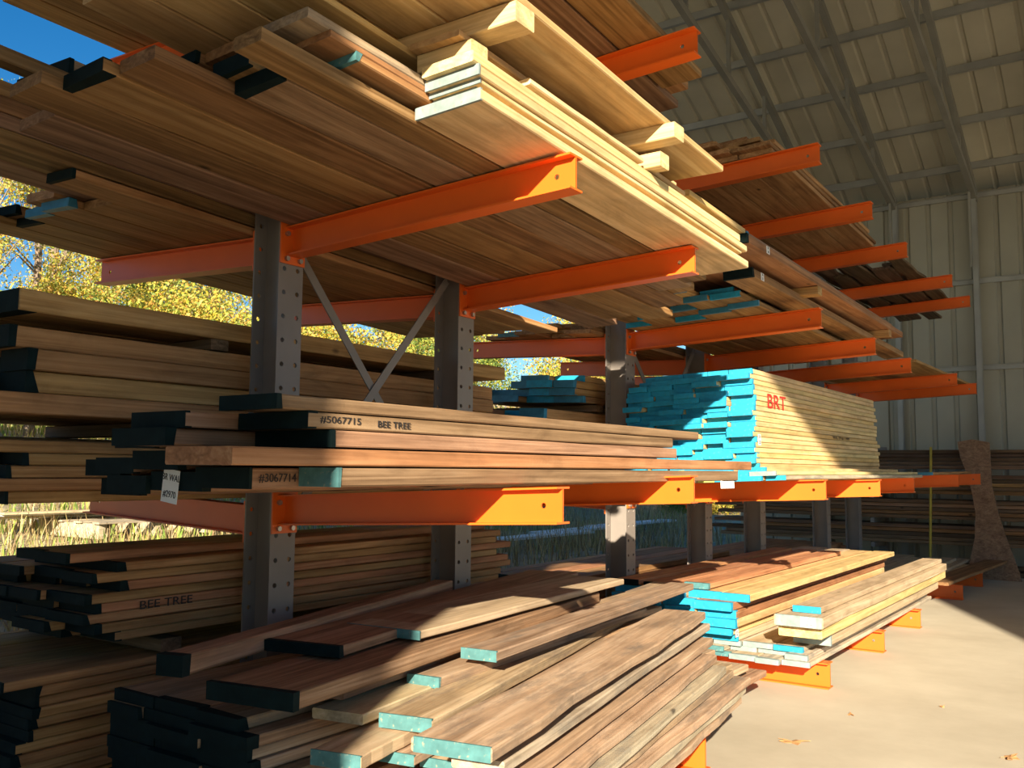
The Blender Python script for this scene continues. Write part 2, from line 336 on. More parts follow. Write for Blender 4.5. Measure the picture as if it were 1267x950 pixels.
struct(ribsheet('r', p_, lambda u, d, s: (u, (WALL_Y+.35) if s == 0 else RID_Y, (EZ-.35*SL if s == 0 else RID_Z)+.18+d)).build('ceiling', 'roofin'))
struct(ribsheet('r', p_, lambda u, d, s: (u, (EAVE_Y-.35) if s == 0 else RID_Y, (EZ-.35*SL if s == 0 else RID_Z)+.18+d)).build('ceiling', 'roofin'))
p2 = ribbed(EAVE_Y, WALL_Y)
def gz(y): return EZ+SL*(min(y-EAVE_Y, WALL_Y-y))+.15
# right gable opened above a low kerb, unseen gravel yard added, for fill light
mb = MB(); mb.box((XR+.02, EAVE_Y, 0), (XR+.14, WALL_Y, .25)); struct(mb.build('wall_right', 'concrete'))
mb = MB(); mb.box((-25, -45, -.30), (XR+.1, EAVE_Y-.1, -.06)); struct(mb.build('ground', 'gravel'))
mb = MB(); mb.box((XR+.1, -45, -.30), (60, 45, -.06)); struct(mb.build('ground', 'gravel'))
# front wall with its open doorway behind the photographer
DX0, DX1, DH = 3.02, 7.03, 4.75
p3 = ribbed(XL, DX0); struct(ribsheet('w', p3, lambda u, d, s: (u, EAVE_Y-d, s*EZ)).build('wall_front', 'siding'))
p3 = ribbed(DX1, XR); struct(ribsheet('w', p3, lambda u, d, s: (u, EAVE_Y-d, s*EZ)).build('wall_front', 'siding'))
mb = MB(); mb.box((DX0-.1, EAVE_Y, 5.12), (DX1+.1, EAVE_Y+.12, 5.50)); struct(mb.build('trim_1', 'steel'))
# purlins
mb = MB()
for side in (0, 1):
    k = .35
    while k < 8.3:
        y = WALL_Y-k if side == 0 else EAVE_Y+k; z = EZ+SL*k+.085
        mb.box((RXL, y-.006, z), (XR, y+.006, z+.09)); mb.box((RXL, y-.006, z-.006), (XR, y+.05, z)); mb.box((RXL, y-.004, z+.003), (XR, y-.001, z+.02)); k += .88
struct(mb.build('trim_2', 'steel'))
# trusses: one thing each, with chords and webs
def bslope(k): return EZ-.12+.235*k
for i in range(12):
    x = -2.3+1.1*i if i else -4.5
    if x > XR-.2: break
    t = empty('roof_truss', (x, WALL_Y, EZ), ['grey steel roof truss at the open left gable', 'grey steel roof truss over the rack backs', 'grey steel roof truss above the left wall post', 'grey steel roof truss above the post right of the rack', 'first grey steel roof truss right of the right-hand wall post', 'second grey steel roof truss right of the right-hand wall post', 'third grey steel roof truss right of the wall post', 'fourth grey steel roof truss right of the wall post', 'fifth grey steel roof truss right of the wall post', 'sixth grey steel roof truss, towards the right wall', 'seventh grey steel roof truss, towards the right wall', 'grey steel roof truss beside the right wall'][i], 'truss', 'roof trusses')
    H = RID_Y-WALL_Y
    m1 = MB(); m1.bar((0, 0, -.04), (0, H, SL*-H-.04), .07, .10); m1.bar((0, H, SL*-H-.04), (0, 2*H, -.04), .07, .10); m1.build('top_chord', 'truss', t)
    m1 = MB(); m1.bar((0, 0, -.14), (0, H, .235*-H-.14), .07, .09); m1.bar((0, H, .235*-H-.14), (0, 2*H, -.14), .07, .09); m1.build('bottom_chord', 'truss', t)
    for sd in (1, -1):
        for j, k in enumerate((1.3, 2.6, 3.9, 5.2, 6.6)):
            y = -k if sd == 1 else 2*H+k; zb = .235*k-.12; zt = SL*k-.08
            m1 = MB(); m1.bar((0, y, zb), (0, y, zt), .045, .045); m1.build('web', 'truss', t)
# wall posts & girts
for i, x in enumerate((-2.3, -1.2, -.08, .99, 2.1, 3.2, 4.3, 5.4, 6.5, 7.6, 8.7)):
    e = empty('wall_post', (x, WALL_Y-.09, 0), ['leftmost steel wall post, at the back corner', 'steel wall post behind the rack', 'pale steel wall post just right of the upper rack arms', 'pale steel wall post above the leaning slab', 'first steel wall post right of the slab', 'second steel wall post right of the slab', 'third steel wall post right of the slab', 'fourth steel wall post right of the slab', 'fifth steel wall post right of the slab', 'sixth steel wall post right of the slab', 'steel wall post near the right wall'][i], 'post', 'posts on the back wall')
    m1 = MB(); m1.box((-.035, -.05, 0), (.035, -.044, EZ-.1)); m1.box((-.006, -.044, 0), (.006, .05, EZ-.1)); m1.box((-.035, .05, 0), (.035, .056, EZ-.1)); m1.build('column', 'steel', e)
    m1 = MB(); m1.bar((-.045, -.07, EZ-1.15), (-.02, -.25, EZ-.05), .05, .03); m1.build('knee_plate', 'truss', e)
for z in (1.4, 2.77, 4.02, 5.28):
    mb = MB(); mb.box((XL, WALL_Y-.035, z-.035), (XR, WALL_Y-.004, z+.035)); mb.box((XL, WALL_Y-.06, z+.03), (XR, WALL_Y-.004, z+.037)); struct(mb.build('trim_3', 'steel'))

# ================================================================== RACK
YS = [0, 1.211, 3.081, 4.435, 5.693, 7.784, 9.111]
TIPS = {4: {2: (863, 36), 3: (1014, 178), 4: (1079, 250), 5: (1122, 300), 6: (1178, 340), 7: (1200, 366)},
        3: {1: (715, 186), 2: (860, 305), 3: (1016, 381), 4: (1083, 418), 5: (1127, 443), 6: (1184, 462), 7: (1208, 474)},
        2: {1: (697, 602), 2: (859, 588), 3: (1022, 593), 4: (1089, 593), 5: (1131, 591), 6: (1186, 587), 7: (1213, 586)}}
TIP = {}
for l in TIPS:
    for c in TIPS[l]:
        p = hit(*TIPS[l][c], 'y', YS[c-1]); TIP[l, c] = (min(max(p[0], 1.27), 1.39), p[2])
TIP[4, 1] = (1.34, 3.37); TIP[3, 1] = (1.385, 2.333)
DB = .16; FH = .066; ARMH = .122
def plate_holes(x, yw, z0, z1, th, pitch=.10, r=.0105, cols=(-.036, .036)):
    """flange in the YZ plane, centred on y=0, real round holes in two rows"""
    mb = MB(); n_ = int((z1-z0)/pitch); xs = (x-th/2, x+th/2)
    for ci, cy in enumerate(cols):
        ya, yb = (-yw, 0) if ci == 0 else (0, yw)
        for i in range(n_):
            za = z0+i*pitch; zb = za+pitch if i < n_-1 else z1; cz = za+pitch/2
            O = [(ya, za), (cy, za), (yb, za), (yb, cz), (yb, zb), (cy, zb), (ya, zb), (ya, cz)]
            I = [(cy+r*math.cos(t), cz+r*math.sin(t)) for t in [math.radians(225+45*k) for k in range(8)]]
            V = [(xx, *p) for xx in xs for p in O]+[(xx, *p) for xx in xs for p in I]
            F = []
            for k in range(8):
                k2 = (k+1) % 8
                F += [(k, k2, 16+k2, 16+k)[::-1], (8+k, 8+k2, 24+k2, 24+k), (16+k, 16+k2, 24+k2, 24+k)[::-1]]
            mb.add(V, F)
    for (ya, yb) in ((-yw, -yw), (yw, yw)):
        mb.add([(xs[0], ya, z0), (xs[1], ya, z0), (xs[1], ya, z1), (xs[0], ya, z1)], [(0, 1, 2, 3)])
    mb.add([(xs[0], -yw, z1), (xs[1], -yw, z1), (xs[1], yw, z1), (xs[0], yw, z1)], [(0, 1, 2, 3)])
    return mb
def arm_mesh(x0, z0, x1, z1, h=ARMH, fw=.040, hole=True):
    """sloping I-section arm along X; z = top surface heights"""
    mb = MB(); s = 1 if x1 > x0 else -1; tf = .007
    def P(x, y, dz): return (x, y, z0+(z1-z0)*(x-x0)/(x1-x0)-dz)
    def sl(ya, yb, da, db, xa=x0, xb=x1):
        V = [P(xa, ya, db), P(xb, ya, db), P(xb, yb, db), P(xa, yb, db), P(xa, ya, da), P(xb, ya, da), P(xb, yb, da), P(xa, yb, da)]
        F = [(0,3,2,1),(4,5,6,7),(0,1,5,4),(1,2,6,5),(2,3,7,6),(3,0,4,7)]
        if s < 0: F = [f[::-1] for f in F]
        mb.add(V, F)
    sl(-fw, fw, 0, tf); sl(-fw, fw, h-tf, h)
    xh = x1-s*.075; r = .010; xe = x1-s*.15
    sl(-.003, .003, tf, h-tf, x0, xe)
    # web end with a real bolt hole
    for yy, flip in ((-.003, 0), (.003, 1)):
        xm = xh; zc = h*.5
        O = [(xe, tf), (xm, tf), (x1, tf), (x1, zc), (x1, h-tf), (xm, h-tf), (xe, h-tf), (xe, zc)]
        I = [(xm+s*r*math.cos(t), zc-r*math.sin(t)) for t in [math.radians(135-45*k) for k in range(8)]]
        V = [P(a, yy, d) for a, d in O]+[P(a, yy, d) for a, d in I]
        mb.add(V, [(k, (k+1) % 8, 8+(k+1) % 8, 8+k) for k in range(8)])
    V = [P(xh+s*r*math.cos(t), yy, h*.5-r*math.sin(t)) for yy in (-.003, .003) for t in [math.radians(135-45*k) for k in range(8)]]
    mb.add(V, [(k, (k+1) % 8, 8+(k+1) % 8, 8+k) for k in range(8)])
    sl(-.003, .003, tf, h-tf, x1-s*.001, x1)
    return mb
UPL = ['nearest', 'second nearest', 'third', 'fourth', 'fifth', 'sixth', 'farthest']
HT = [3.9]*7
ARMZ = {}
for c in range(1, 8):
    y = YS[c-1]
    u = empty('rack_upright', (0, y, 0), f"{UPL[c-1]} grey-brown cantilever rack upright from the camera, with orange arms", 'rack upright', 'cantilever rack uprights')
    plate_holes(-.004, FH, .15, HT[c-1], .008).build('front_flange', 'upright', u)
    plate_holes(-DB+.004, FH, .15, HT[c-1], .008).build('back_flange', 'upright', u)
    mb = MB(); mb.box((-DB+.008, -.004, .15), (-.008, .004, HT[c-1])); mb.box((-DB, -FH, HT[c-1]), (0, FH, HT[c-1]+.006)); mb.build('web', 'upright', u)
    # base: orange beam lying on the floor both ways
    L1 = 1.316
    mb = arm_mesh(0.002, .150, L1, .150, h=.149, fw=.05); b_ = mb.build('base_beam', 'orange', u); b_['label'] = 'orange floor beam reaching to the aisle'
    mb = arm_mesh(-DB-.002, .150, -DB-1.25, .150, h=.149, fw=.05); b_ = mb.build('base_beam', 'orange', u); b_['label'] = 'orange floor beam reaching to the back'
    for l in (2, 3, 4):
        tx, tz = TIP[l, c]; rz = tz-.058
        a = arm_mesh(.010, rz, tx, tz).build('front_arm', 'orange', u)
        a['label'] = 'orange arm reaching towards the aisle'
        m1 = MB(); m1.box((.001, -FH, rz-.155), (.009, FH, rz+.02)); pl = m1.build('bracket', 'orange', a)
        for sy in (-.036, .036):
            for dz in (-.135, -.03):
                m1 = MB(); m1.tube([(.009, sy, rz+dz), (.022, sy, rz+dz)], [.011, .011], 6); m1.build('bolt', 'bolt', a)
        bz = tz-.028 if l != 2 else tz-.055
        if l == 4 and c == 1: bz = 3.345
        a = arm_mesh(-DB-.010, bz-.05, -DB-1.235, bz).build('back_arm', 'orange', u); a['label'] = 'orange arm reaching to the back'
        m1 = MB(); m1.box((-DB-.009, -FH, bz-.2), (-DB-.001, FH, bz-.03)); m1.build('bracket', 'orange', a)
        ARMZ[l, c] = (rz, tz, bz)
def brace(p, q, label):
    mb = MB(); d = Vector(q)-Vector(p); mb.bar((0, 0, 0), d, .006, .042, up=(1, 0, 0) if 0 else (0, 0, 1)); m2 = MB()
    o = mb.build('cross_brace', 'upright', None, p); tag(o, label, 'brace', 'cross braces between the rack uprights')
mb = None
brace((-.085, .07, 2.26), (-.085, 1.14, 1.02), 'thin grey diagonal brace sloping down away from the nearest upright')
brace((-.077, .07, 1.02), (-.077, 1.14, 2.26), 'thin grey diagonal brace rising from the nearest to the second upright')
brace((-.085, 3.15, 2.25), (-.085, 4.36, 1.0), 'thin grey diagonal brace sloping down beyond the third upright')
brace((-.077, 3.15, 1.0), (-.077, 4.36, 2.25), 'thin grey diagonal brace rising from the third to the fourth upright')
brace((-.085, 7.85, 2.25), (-.085, 9.04, 1.0), 'thin grey diagonal brace sloping down beyond the sixth upright')

#PART2

# ================================================================== UPPER-LEVEL TIMBER
def bplane(l, ca, cb, back=False):
    """bearing plane through two uprights' arms: (z at x=0,y=0 ; slope x ; slope y)"""
    ra, ta, ba = ARMZ[l, ca]; rb, tb, bb = ARMZ[l, cb]; ya, yb = YS[ca-1], YS[cb-1]
    if not back:
        sx = .058/1.31; sy = (rb-ra)/(yb-ya); return (ra+.002-sy*ya, sx, sy)
    sx = -.05/1.225; sy = (bb-ba)/(yb-ya); z0 = ba-.05 - .16*(.05/1.225); return (z0+.004-sy*ya, sx, sy)

# --- level three, front, nearest bays: wide brown boards seen from below
B3 = bplane(3, 1, 2)
def on(b, x, y): return b[0]+b[1]*x+b[2]*y
near = [(1.095, .115, -1.10, 1.78), (.98, .19, -.94, 1.86), (.785, .17, -1.20, 2.20), (.61, .20, -1.24, 2.45), (.405, .17, -1.30, 2.30), (.232, .21, -1.16, 2.46)]
for k, (xr, wd, y0, y1) in enumerate(near):
    cx = xr-wd/2
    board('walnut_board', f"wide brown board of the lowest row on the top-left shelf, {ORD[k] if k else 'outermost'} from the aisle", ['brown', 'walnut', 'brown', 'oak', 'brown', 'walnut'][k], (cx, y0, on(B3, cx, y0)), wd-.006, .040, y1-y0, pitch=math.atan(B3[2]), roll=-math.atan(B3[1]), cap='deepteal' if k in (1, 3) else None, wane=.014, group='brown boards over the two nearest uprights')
up = [(.90, .16, -.98, 2.1, 'brown', 'deepteal'), (.735, .18, -.88, 2.0, 'brown', 'none'), (.55, .20, -1.10, 2.2, 'walnut', 'none'), (.34, .2, -.9, 2.2, 'brown', 'deepteal')]
z = .042
for k, (xr, wd, y0, y1, mt_, cp) in enumerate(up):
    cx = xr-wd/2
    board('walnut_board', f"brown board of the second row up on the top-left shelf, {ORD[k] if k else 'outermost'} from the aisle", mt_, (cx, y0, on(B3, cx, y0)+z), wd-.006, .045, y1-y0, pitch=math.atan(B3[2]), roll=-math.atan(B3[1]), cap=None if cp == 'none' else cp, group='brown boards over the two nearest uprights')
stack('walnut_board', 'rough brown board', 'above the wide top-left shelf boards', ['brown', 'walnut'], .03, .86, (B3[0]+.088, B3[1], B3[2]), [(.036, -.75, 1.7), (.04, -.55, 1.5, {'xo': .83}), (.036, -.9, 1.4, {'xo': .8})], wr=(.15, .22), caps=['none', 'deepteal', 'none'], jit=.14, group='brown boards over the two nearest uprights', seed=5)
def plain(name, label, mat, xr, wd, z, t, y0, y1, cap=None, yaw=0, sy=-.045, sx=.044, wane=.004, group=None, capw=None, seg=6):
    return board(name, label, mat, (xr-wd/2, y0, z), wd, t, y1-y0, pitch=math.atan(sy), roll=-math.atan(sx), cap=cap, yaw=yaw, wane=wane, group=group, capw=capw, seg=seg)
G3 = 'sunlit pine boards over the nearest arm'
z0 = 2.358
plain('pine_board', 'wide knotty pine board, lowest of the sunlit pine, lying on the nearest arm', 'palepine', 1.352, .25, z0, .036, -.50, 1.70, cap='greyend', capw=.008)
plain('pine_board', 'sunlit pine board, second from the bottom, set back over the widest knotty one', 'palepine', 1.31, .165, z0+.038, .024, -.465, 1.62, cap='greyend', capw=.004)
plain('walnut_board', 'pink-edged board with a pale painted end, left of the sunlit pine', 'red', 1.136, .22, z0+.062, .026, -.80, 1.5, cap='teal', capw=.02)
plain('walnut_board', 'orange-edged board on the pink-edged one, left of the sunlit pine', 'red', 1.136, .22, z0+.090, .022, -.90, 1.5)
plain('walnut_board', 'grey-pink board topmost left of the sunlit pine', 'sawn', 1.134, .22, z0+.114, .030, -.98, 1.45)
plain('walnut_board', 'chalky-edged brown board leaning in left of the sunlit pine', 'sawn', 1.06, .18, z0+.147, .03, -.92, 1.2)
plain('pine_board', 'thin sunlit pine board, third from the bottom', 'palepine', 1.335, .195, z0+.064, .015, -.48, 1.66, cap='greyend', capw=.004)
plain('pine_board', 'sunlit pine board with a grey end, fourth from the bottom', 'palepine', 1.345, .205, z0+.081, .032, -.50, 1.70, cap='greyend', capw=.006)
plain('pine_board', 'curved honey-coloured pine board on top of the lower sunlit bundle', 'palepine', 1.34, .20, z0+.115, .036, -.52, 1.62)
plain('pine_board', 'slim pine board lying along the curved honey-coloured one', 'palepine', 1.345, .06, z0+.153, .022, -.22, .58)
def block(label, x0, x1, y0, z0, w_, h_, mat='palepine', zt=0):
    o = board_mesh(w_, h_, x1-x0, .003).build('sticker_block', mat, None, (x1, y0+w_/2, z0)); o.rotation_euler = (0, 0, math.pi/2); 
    return tag(o, label, 'wood block', 'squared blocks separating the sunlit pine')
zb = z0+.155
block('squared pine block with its end in the sun, nearest the camera under the upper pine', 1.080, 1.292, -.47, zb+.004, .085, .062)
block('small squared pine block poking out beyond the arm, between the pine boards', 1.09, 1.40, .62, 2.468, .08, .060)
zc = zb+.069
for k, (xr, wd, y0, y1) in enumerate([(1.27, .20, -.50, 1.15), (1.06, .22, -1.2, 1.5), (.83, .2, -1.3, 1.5), (.62, .2, -1.2, 1.4)]):
    plain('pine_board', ['pine board with its edge in the sun, resting on the lower block', 'yellow pine board, second from the aisle, on the lower block', 'yellow pine board, third from the aisle, on the lower block', 'yellow pine board, fourth from the aisle, on the lower block'][k], 'pine', xr, wd, zc-.05*(y0+.5), .022, y0, y1, group=G3, sy=-.05, sx=0)
zd = zc+.026
block('big squared pine block at the top of the picture, under the widest upper board', .75, 1.435, -.44, zd, .10, .066)
block('long squared pine block sticking out to the right, under the widest upper board', .75, 1.47, .60, 2.565, .09, .062)
ze = zd+.07
for k, (xr, wd, y0, y1, mt_) in enumerate([(1.43, .26, -1.15, 1.20, 'pine'), (1.16, .20, -1.3, 1.3, 'pine'), (.95, .22, -1.25, 1.25, 'pine'), (.72, .2, -1.3, 1.2, 'brown')]):
    plain('pine_board', ['widest pine board of the top layer, its long edge in the sun', 'pine board of the top layer, second from the aisle', 'pine board of the top layer, third from the aisle', 'brown board of the top layer, fourth from the aisle'][k], mt_, xr, wd, ze-.05*(y0+.44), .030, y0, y1, sy=-.05, sx=0)
for k in range(3):
    plain('pine_board', ['pine offcut in the gap below the long squared block, topmost', 'pine offcut in the gap below the long squared block, middle', 'pine offcut in the gap below the long squared block, lowest'][k], 'pine', 1.25-.03*k, .16, 2.53-.035*k, .03, 1.25+.1*k, 1.95-.03*k)
# --- level three, back, nearest bays
B3b = bplane(3, 1, 2, True)
stack('oak_board', 'tan board', 'back of the top-left shelf', ['oak'], -.185, -1.40, B3b, [(.035, -.72, 2.35, {'slant': 0}), (.04, -.55, 2.1, {'xo': -1.3, 'xi': -.64}), (.04, -.4, 1.7, {'xo': -1.1, 'xi': -.64})], wr=(.16, .24), caps=['none', 'deepteal', 'none', 'blue'], jit=.16, group='tan boards on the back arms, top left', seed=3, jagx=.02)
BJ = (B3b[0]+.041, B3b[1], B3b[2])
stack('walnut_board', 'dark brown board', 'jutting forward behind top-left shelf', ['walnut', 'brown'], -.60, -.19, BJ, [(.055, -1.30, 1.6), (.055, -1.5, 1.6), (.055, -1.25, 1.6), (.055, -1.5, 1.6), (.065, -.96, 1.6, {'n': 1, 'cap': 'blue'}), (.055, -1.6, 1.5, {'n': 1, 'wr': (.08, .085), 'cap': 'none'}), (.055, -.86, 1.5, {'n': 2, 'cap': 'deepteal'})], wr=(.18, .22), caps=['deepteal', 'none'], jit=.03, group='dark boards behind the top-left shelf', seed=8, jagx=.01)
# --- level four
B4 = bplane(4, 1, 2)
stack('walnut_board', 'rough brown board', 'nearest end of the highest shelf', ['brown', 'walnut', 'red'], .02, 1.17, B4, [(.045, -1.2, 1.75, {'slant': .12}), (.05, -1.0, 1.9, {'xo': 1.02})], wr=(.17, .25), caps=None, jit=.2, jit1=.18, group='rough boards on the highest shelf', seed=4)
B4b = bplane(4, 1, 2, True)
B4b = (3.30, -.03, -.01)
stack('walnut_board', 'brown board', 'back of the highest shelf', ['brown', 'oak', 'red'], -.19, -1.24, B4b, [(.04, -.75, 2.4), (.04, -.6, 2.4)], wr=(.16, .24), caps=None, jit=.12, group='boards on the highest back arms', seed=6)
B4c = bplane(4, 3, 5)
r4 = stack('oak_board', 'ragged tan board', 'white-tagged bundle on the highest shelf', ['oak', 'brown'], .06, 1.06, B4c, [(.035, 3.00, 5.75), (.03, 2.98, 5.6), (.032, 3.05, 5.5), (.03, 3.0, 5.4, {'xo': .98}), (.03, 3.05, 5.3, {'xo': .9})], wr=(.2, .27), caps=None, jit=.05, jagx=.05, group='ragged tan boards on the highest shelf', seed=7, jit1=.2)
o_ = [o for li, k, o in r4 if li == 1][-2]
papertag(o_, (0, -.003, .02), .125, .085, ['WALNUT', '#2490'], sz=.034)
B4d = bplane(4, 6, 7)
for k in range(13):
    y0 = 7.0+R.uniform(-.6, .5); xr = 1.02-.07*k+R.uniform(-.05, .05)
    plain('dark_board', f"dark jagged slab on the farthest highest arms, {ORD[k]} from the aisle", 'darkwood', xr, R.uniform(.12, .2), on(B4d, xr, y0)+.002+.034*(k % 3), .03, y0, y0+2.9+R.uniform(-.4, .4), sy=B4d[2], wane=.05, group='dark slabs on the farthest arms', seg=9)
# --- level three beyond the second upright
B3c = bplane(3, 3, 4)
stack('walnut_board', 'blue-ended brown board', 'third-level shelf behind sunlit pine', ['brown', 'oak'], .06, 1.05, B3c, [(.032, 2.75, 5.3, {'slant': .03}), (.034, 2.62, 5.3, {'xo': .99}), (.034, 2.5, 5.3, {'xo': .95, 'n': 3}), (.03, 2.75, 5.2, {'xo': .8, 'n': 3})], wr=(.15, .22), caps=['blue', 'cyan', 'blue'], jit=.14, group='blue-ended boards on the third level', seed=12)
tb = plain('walnut_board', 'long brown board with a white tag on its edge, above the third arm', 'brown', 1.16, .17, on(B3c, 1.1, 2.35)+.07, .05, 2.30, 6.1, cap='deepteal', sy=B3c[2])
papertag(tb, (.0855, .16, .025), .05, .045, ['24', '31'], face='+x')
zr = on(B3c, 1.2, 2.4)+.165
for k, (xr, wd, y0, y1, t_) in enumerate([(1.27, .26, 1.92, 5.55, .045), (1.0, .25, 1.86, 5.5, .045), (.74, .2, 1.8, 5.4, .045)]):
    o_ = plain('walnut_board', ['red-brown board raised on blocks with a small white tag, outermost', 'red-brown board raised on blocks, second from the aisle', 'red-brown board raised on blocks, third from the aisle'][k], 'red', xr, wd, zr, t_, y0, y1, cap='deepteal', sy=B3c[2])
    if k == 0: papertag(o_, (.1305, .32, .023), .05, .042, ['24', '38'], face='+x')
plain('walnut_board', 'narrow brown board lying on the raised red-brown boards', 'walnut', 1.24, .14, zr+.05, .03, 2.0, 5.3, cap='blue', sy=B3c[2])
for k, y in enumerate((3.15, 5.05)):
    o = board_mesh(.09, .055, .85, .003).build('sticker_block', 'oak', None, (1.27, y+.045, zr-.06+B3c[2]*(y-2.4))); o.rotation_euler = (0, 0, math.pi/2)
    tag(o, ['pale block under the raised red-brown boards, nearer one', 'pale block under the raised red-brown boards, farther one'][k], 'wood block')
B3d = bplane(3, 4, 7)
stack('oak_board', 'grey-tan board', 'farthest third-level arms', ['oak', 'brown', 'grey'], .06, 1.24, (B3d[0], B3d[1], B3d[2]), [(.03, 6.3, 9.75), (.03, 6.5, 9.7, {'xo': 1.0})], wr=(.18, .26), caps=None, jit=.2, jit1=.25, group='boards on the farthest third-level arms', seed=14)
B3e = bplane(3, 3, 5, True)
stack('oak_board', 'tan board', 'back arms behind the third upright', ['oak', 'brown'], -.185, -1.2, B3e, [(.03, 2.95, 5.6), (.03, 2.9, 5.5, {'xo': -1.0}), (.03, 3.0, 5.5, {'xo': -.7})], wr=(.16, .24), caps=['none', 'none', 'teal'], jit=.15, group='tan boards on the back arms', seed=15)

# ================================================================== LEVEL TWO
B2 = bplane(2, 1, 2)
def z2(x, y): return on(B2, x, y)
XE = 1.15
def wb(label, y0, y1, zb_, t, wd, mat, cap=None, xr=XE, capw=None, yaw=0, sy=0.0, **kw):
    return board('walnut_board', label, mat, (xr-wd/2, y0, zb_), wd, t, y1-y0, pitch=sy, cap=cap, capw=capw, yaw=yaw, wane=.005, seg=8, **kw)
w5 = wb('walnut board with a slanting pale teal end, lowest of the sunlit walnut stack', -.84, 2.06, 1.226, .050, .150, 'walnut', 'teal', capw=.012)
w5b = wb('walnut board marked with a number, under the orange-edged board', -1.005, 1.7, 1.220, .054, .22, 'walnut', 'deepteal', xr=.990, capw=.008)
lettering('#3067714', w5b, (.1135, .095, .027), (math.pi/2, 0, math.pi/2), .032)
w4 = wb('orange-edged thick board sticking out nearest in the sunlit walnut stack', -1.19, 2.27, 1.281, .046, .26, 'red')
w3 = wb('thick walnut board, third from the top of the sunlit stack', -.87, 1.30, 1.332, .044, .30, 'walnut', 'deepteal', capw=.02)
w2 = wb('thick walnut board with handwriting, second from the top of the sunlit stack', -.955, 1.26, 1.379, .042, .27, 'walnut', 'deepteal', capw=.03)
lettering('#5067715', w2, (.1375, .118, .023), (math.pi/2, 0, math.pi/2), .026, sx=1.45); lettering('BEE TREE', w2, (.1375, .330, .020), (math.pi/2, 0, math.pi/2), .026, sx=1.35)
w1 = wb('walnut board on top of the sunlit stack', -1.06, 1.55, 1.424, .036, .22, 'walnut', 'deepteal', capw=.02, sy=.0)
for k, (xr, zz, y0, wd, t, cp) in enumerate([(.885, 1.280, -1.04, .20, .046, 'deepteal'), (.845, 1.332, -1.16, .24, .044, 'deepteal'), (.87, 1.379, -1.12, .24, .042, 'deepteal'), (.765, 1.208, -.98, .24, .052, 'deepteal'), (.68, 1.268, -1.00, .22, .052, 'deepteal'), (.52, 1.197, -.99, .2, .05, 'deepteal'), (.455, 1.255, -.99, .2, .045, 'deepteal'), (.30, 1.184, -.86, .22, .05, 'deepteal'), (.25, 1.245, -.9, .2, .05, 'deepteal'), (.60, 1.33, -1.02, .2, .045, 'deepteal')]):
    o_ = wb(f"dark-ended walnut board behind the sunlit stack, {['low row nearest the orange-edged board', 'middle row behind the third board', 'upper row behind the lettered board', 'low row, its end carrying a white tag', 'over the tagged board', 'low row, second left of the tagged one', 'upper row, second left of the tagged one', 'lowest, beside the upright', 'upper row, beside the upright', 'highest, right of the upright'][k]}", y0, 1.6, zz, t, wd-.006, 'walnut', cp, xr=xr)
    if k == 3: papertag(o_, (-.02, -.004, .012), .075, .095, ['BR WAL', '#2970'], tilt=.12, sz=.027)

B2c = bplane(2, 3, 5)
low = stack('pine_board', 'thin pine board', 'low spread under cyan-ended stack', ['palepine', 'pine', 'grey'], .06, 1.20, B2c, [(.028, 2.80, 6.9, {'slant': -.01}), (.026, 2.78, 6.6, {'xo': 1.14}), (.026, 2.78, 6.3, {'xo': 1.08})], wr=(.12, .2), caps=['cyan', 'cyan', 'greyend', 'cyan', 'yellowend'], jit=.10, jit1=.3, group='thin boards under the cyan-ended stack', seed=21)
o_ = [o for li, k, o in low if li == 0][2]; papertag(o_, (0, -.004, -.005), .085, .07, ['SIZE', '2501'], sz=.028)
zt = on(B2c, 0, 3)+.085
rows = []
nr = 19; top = 1.930; tt = (top-(zt+.04))/nr
xi_steps = {nr-1: .14, nr-2: .10, nr-3: .05}
for i in range(nr):
    opt = {'xo': .93-.002*i, 'xi': xi_steps.get(i, .02)}
    if i in (5, 9, 14): opt['cap'] = 'cyan'
    rows.append((tt, 2.98, 6.15, opt))
pine = stack('pine_board', 'cyan-ended pine board', 'tall stack', ['palepine', 'palepine', 'pine'], .02, .93, (zt+.0, .035, 0), rows, wr=(.13, .21), caps=['cyan'], jit=.06, jit1=.06, group='boards of the tall cyan-ended stack', seed=34, jagx=.005)
side_b = {li: o for li, k, o in pine if k == 0}
def side_text(o, text, yl, zl, size, mat, rz=0.0, sx=1.0, name='lettering'):
    xx = max(v.co.x for v in o.data.vertices)+.004
    return lettering(text, o, (xx, yl, zl), (math.pi/2+rz, 0, math.pi/2), size, mat, name, sx)
side_text(side_b[14], 'BRT', .44, -.03, .135, 'redink', sx=1.6)
side_text(side_b[7], 'WAL. 2"4 # 1 WM', 1.95, .015, .032, 'ink', sx=1.9)
papertag(side_b[5], (max(v.co.x for v in side_b[5].data.vertices)+.002, .05, .015), .05, .07, ['24', '30'], face='+x')
B2d = bplane(2, 6, 7)
stack('oak_board', 'brown board', 'far end of the middle level', ['oak', 'walnut'], .06, 1.15, B2d, [(.03, 7.2, 9.7)], wr=(.16, .24), caps=['blue', 'none'], jit=.15, group='boards on the farthest middle arms', seed=35)
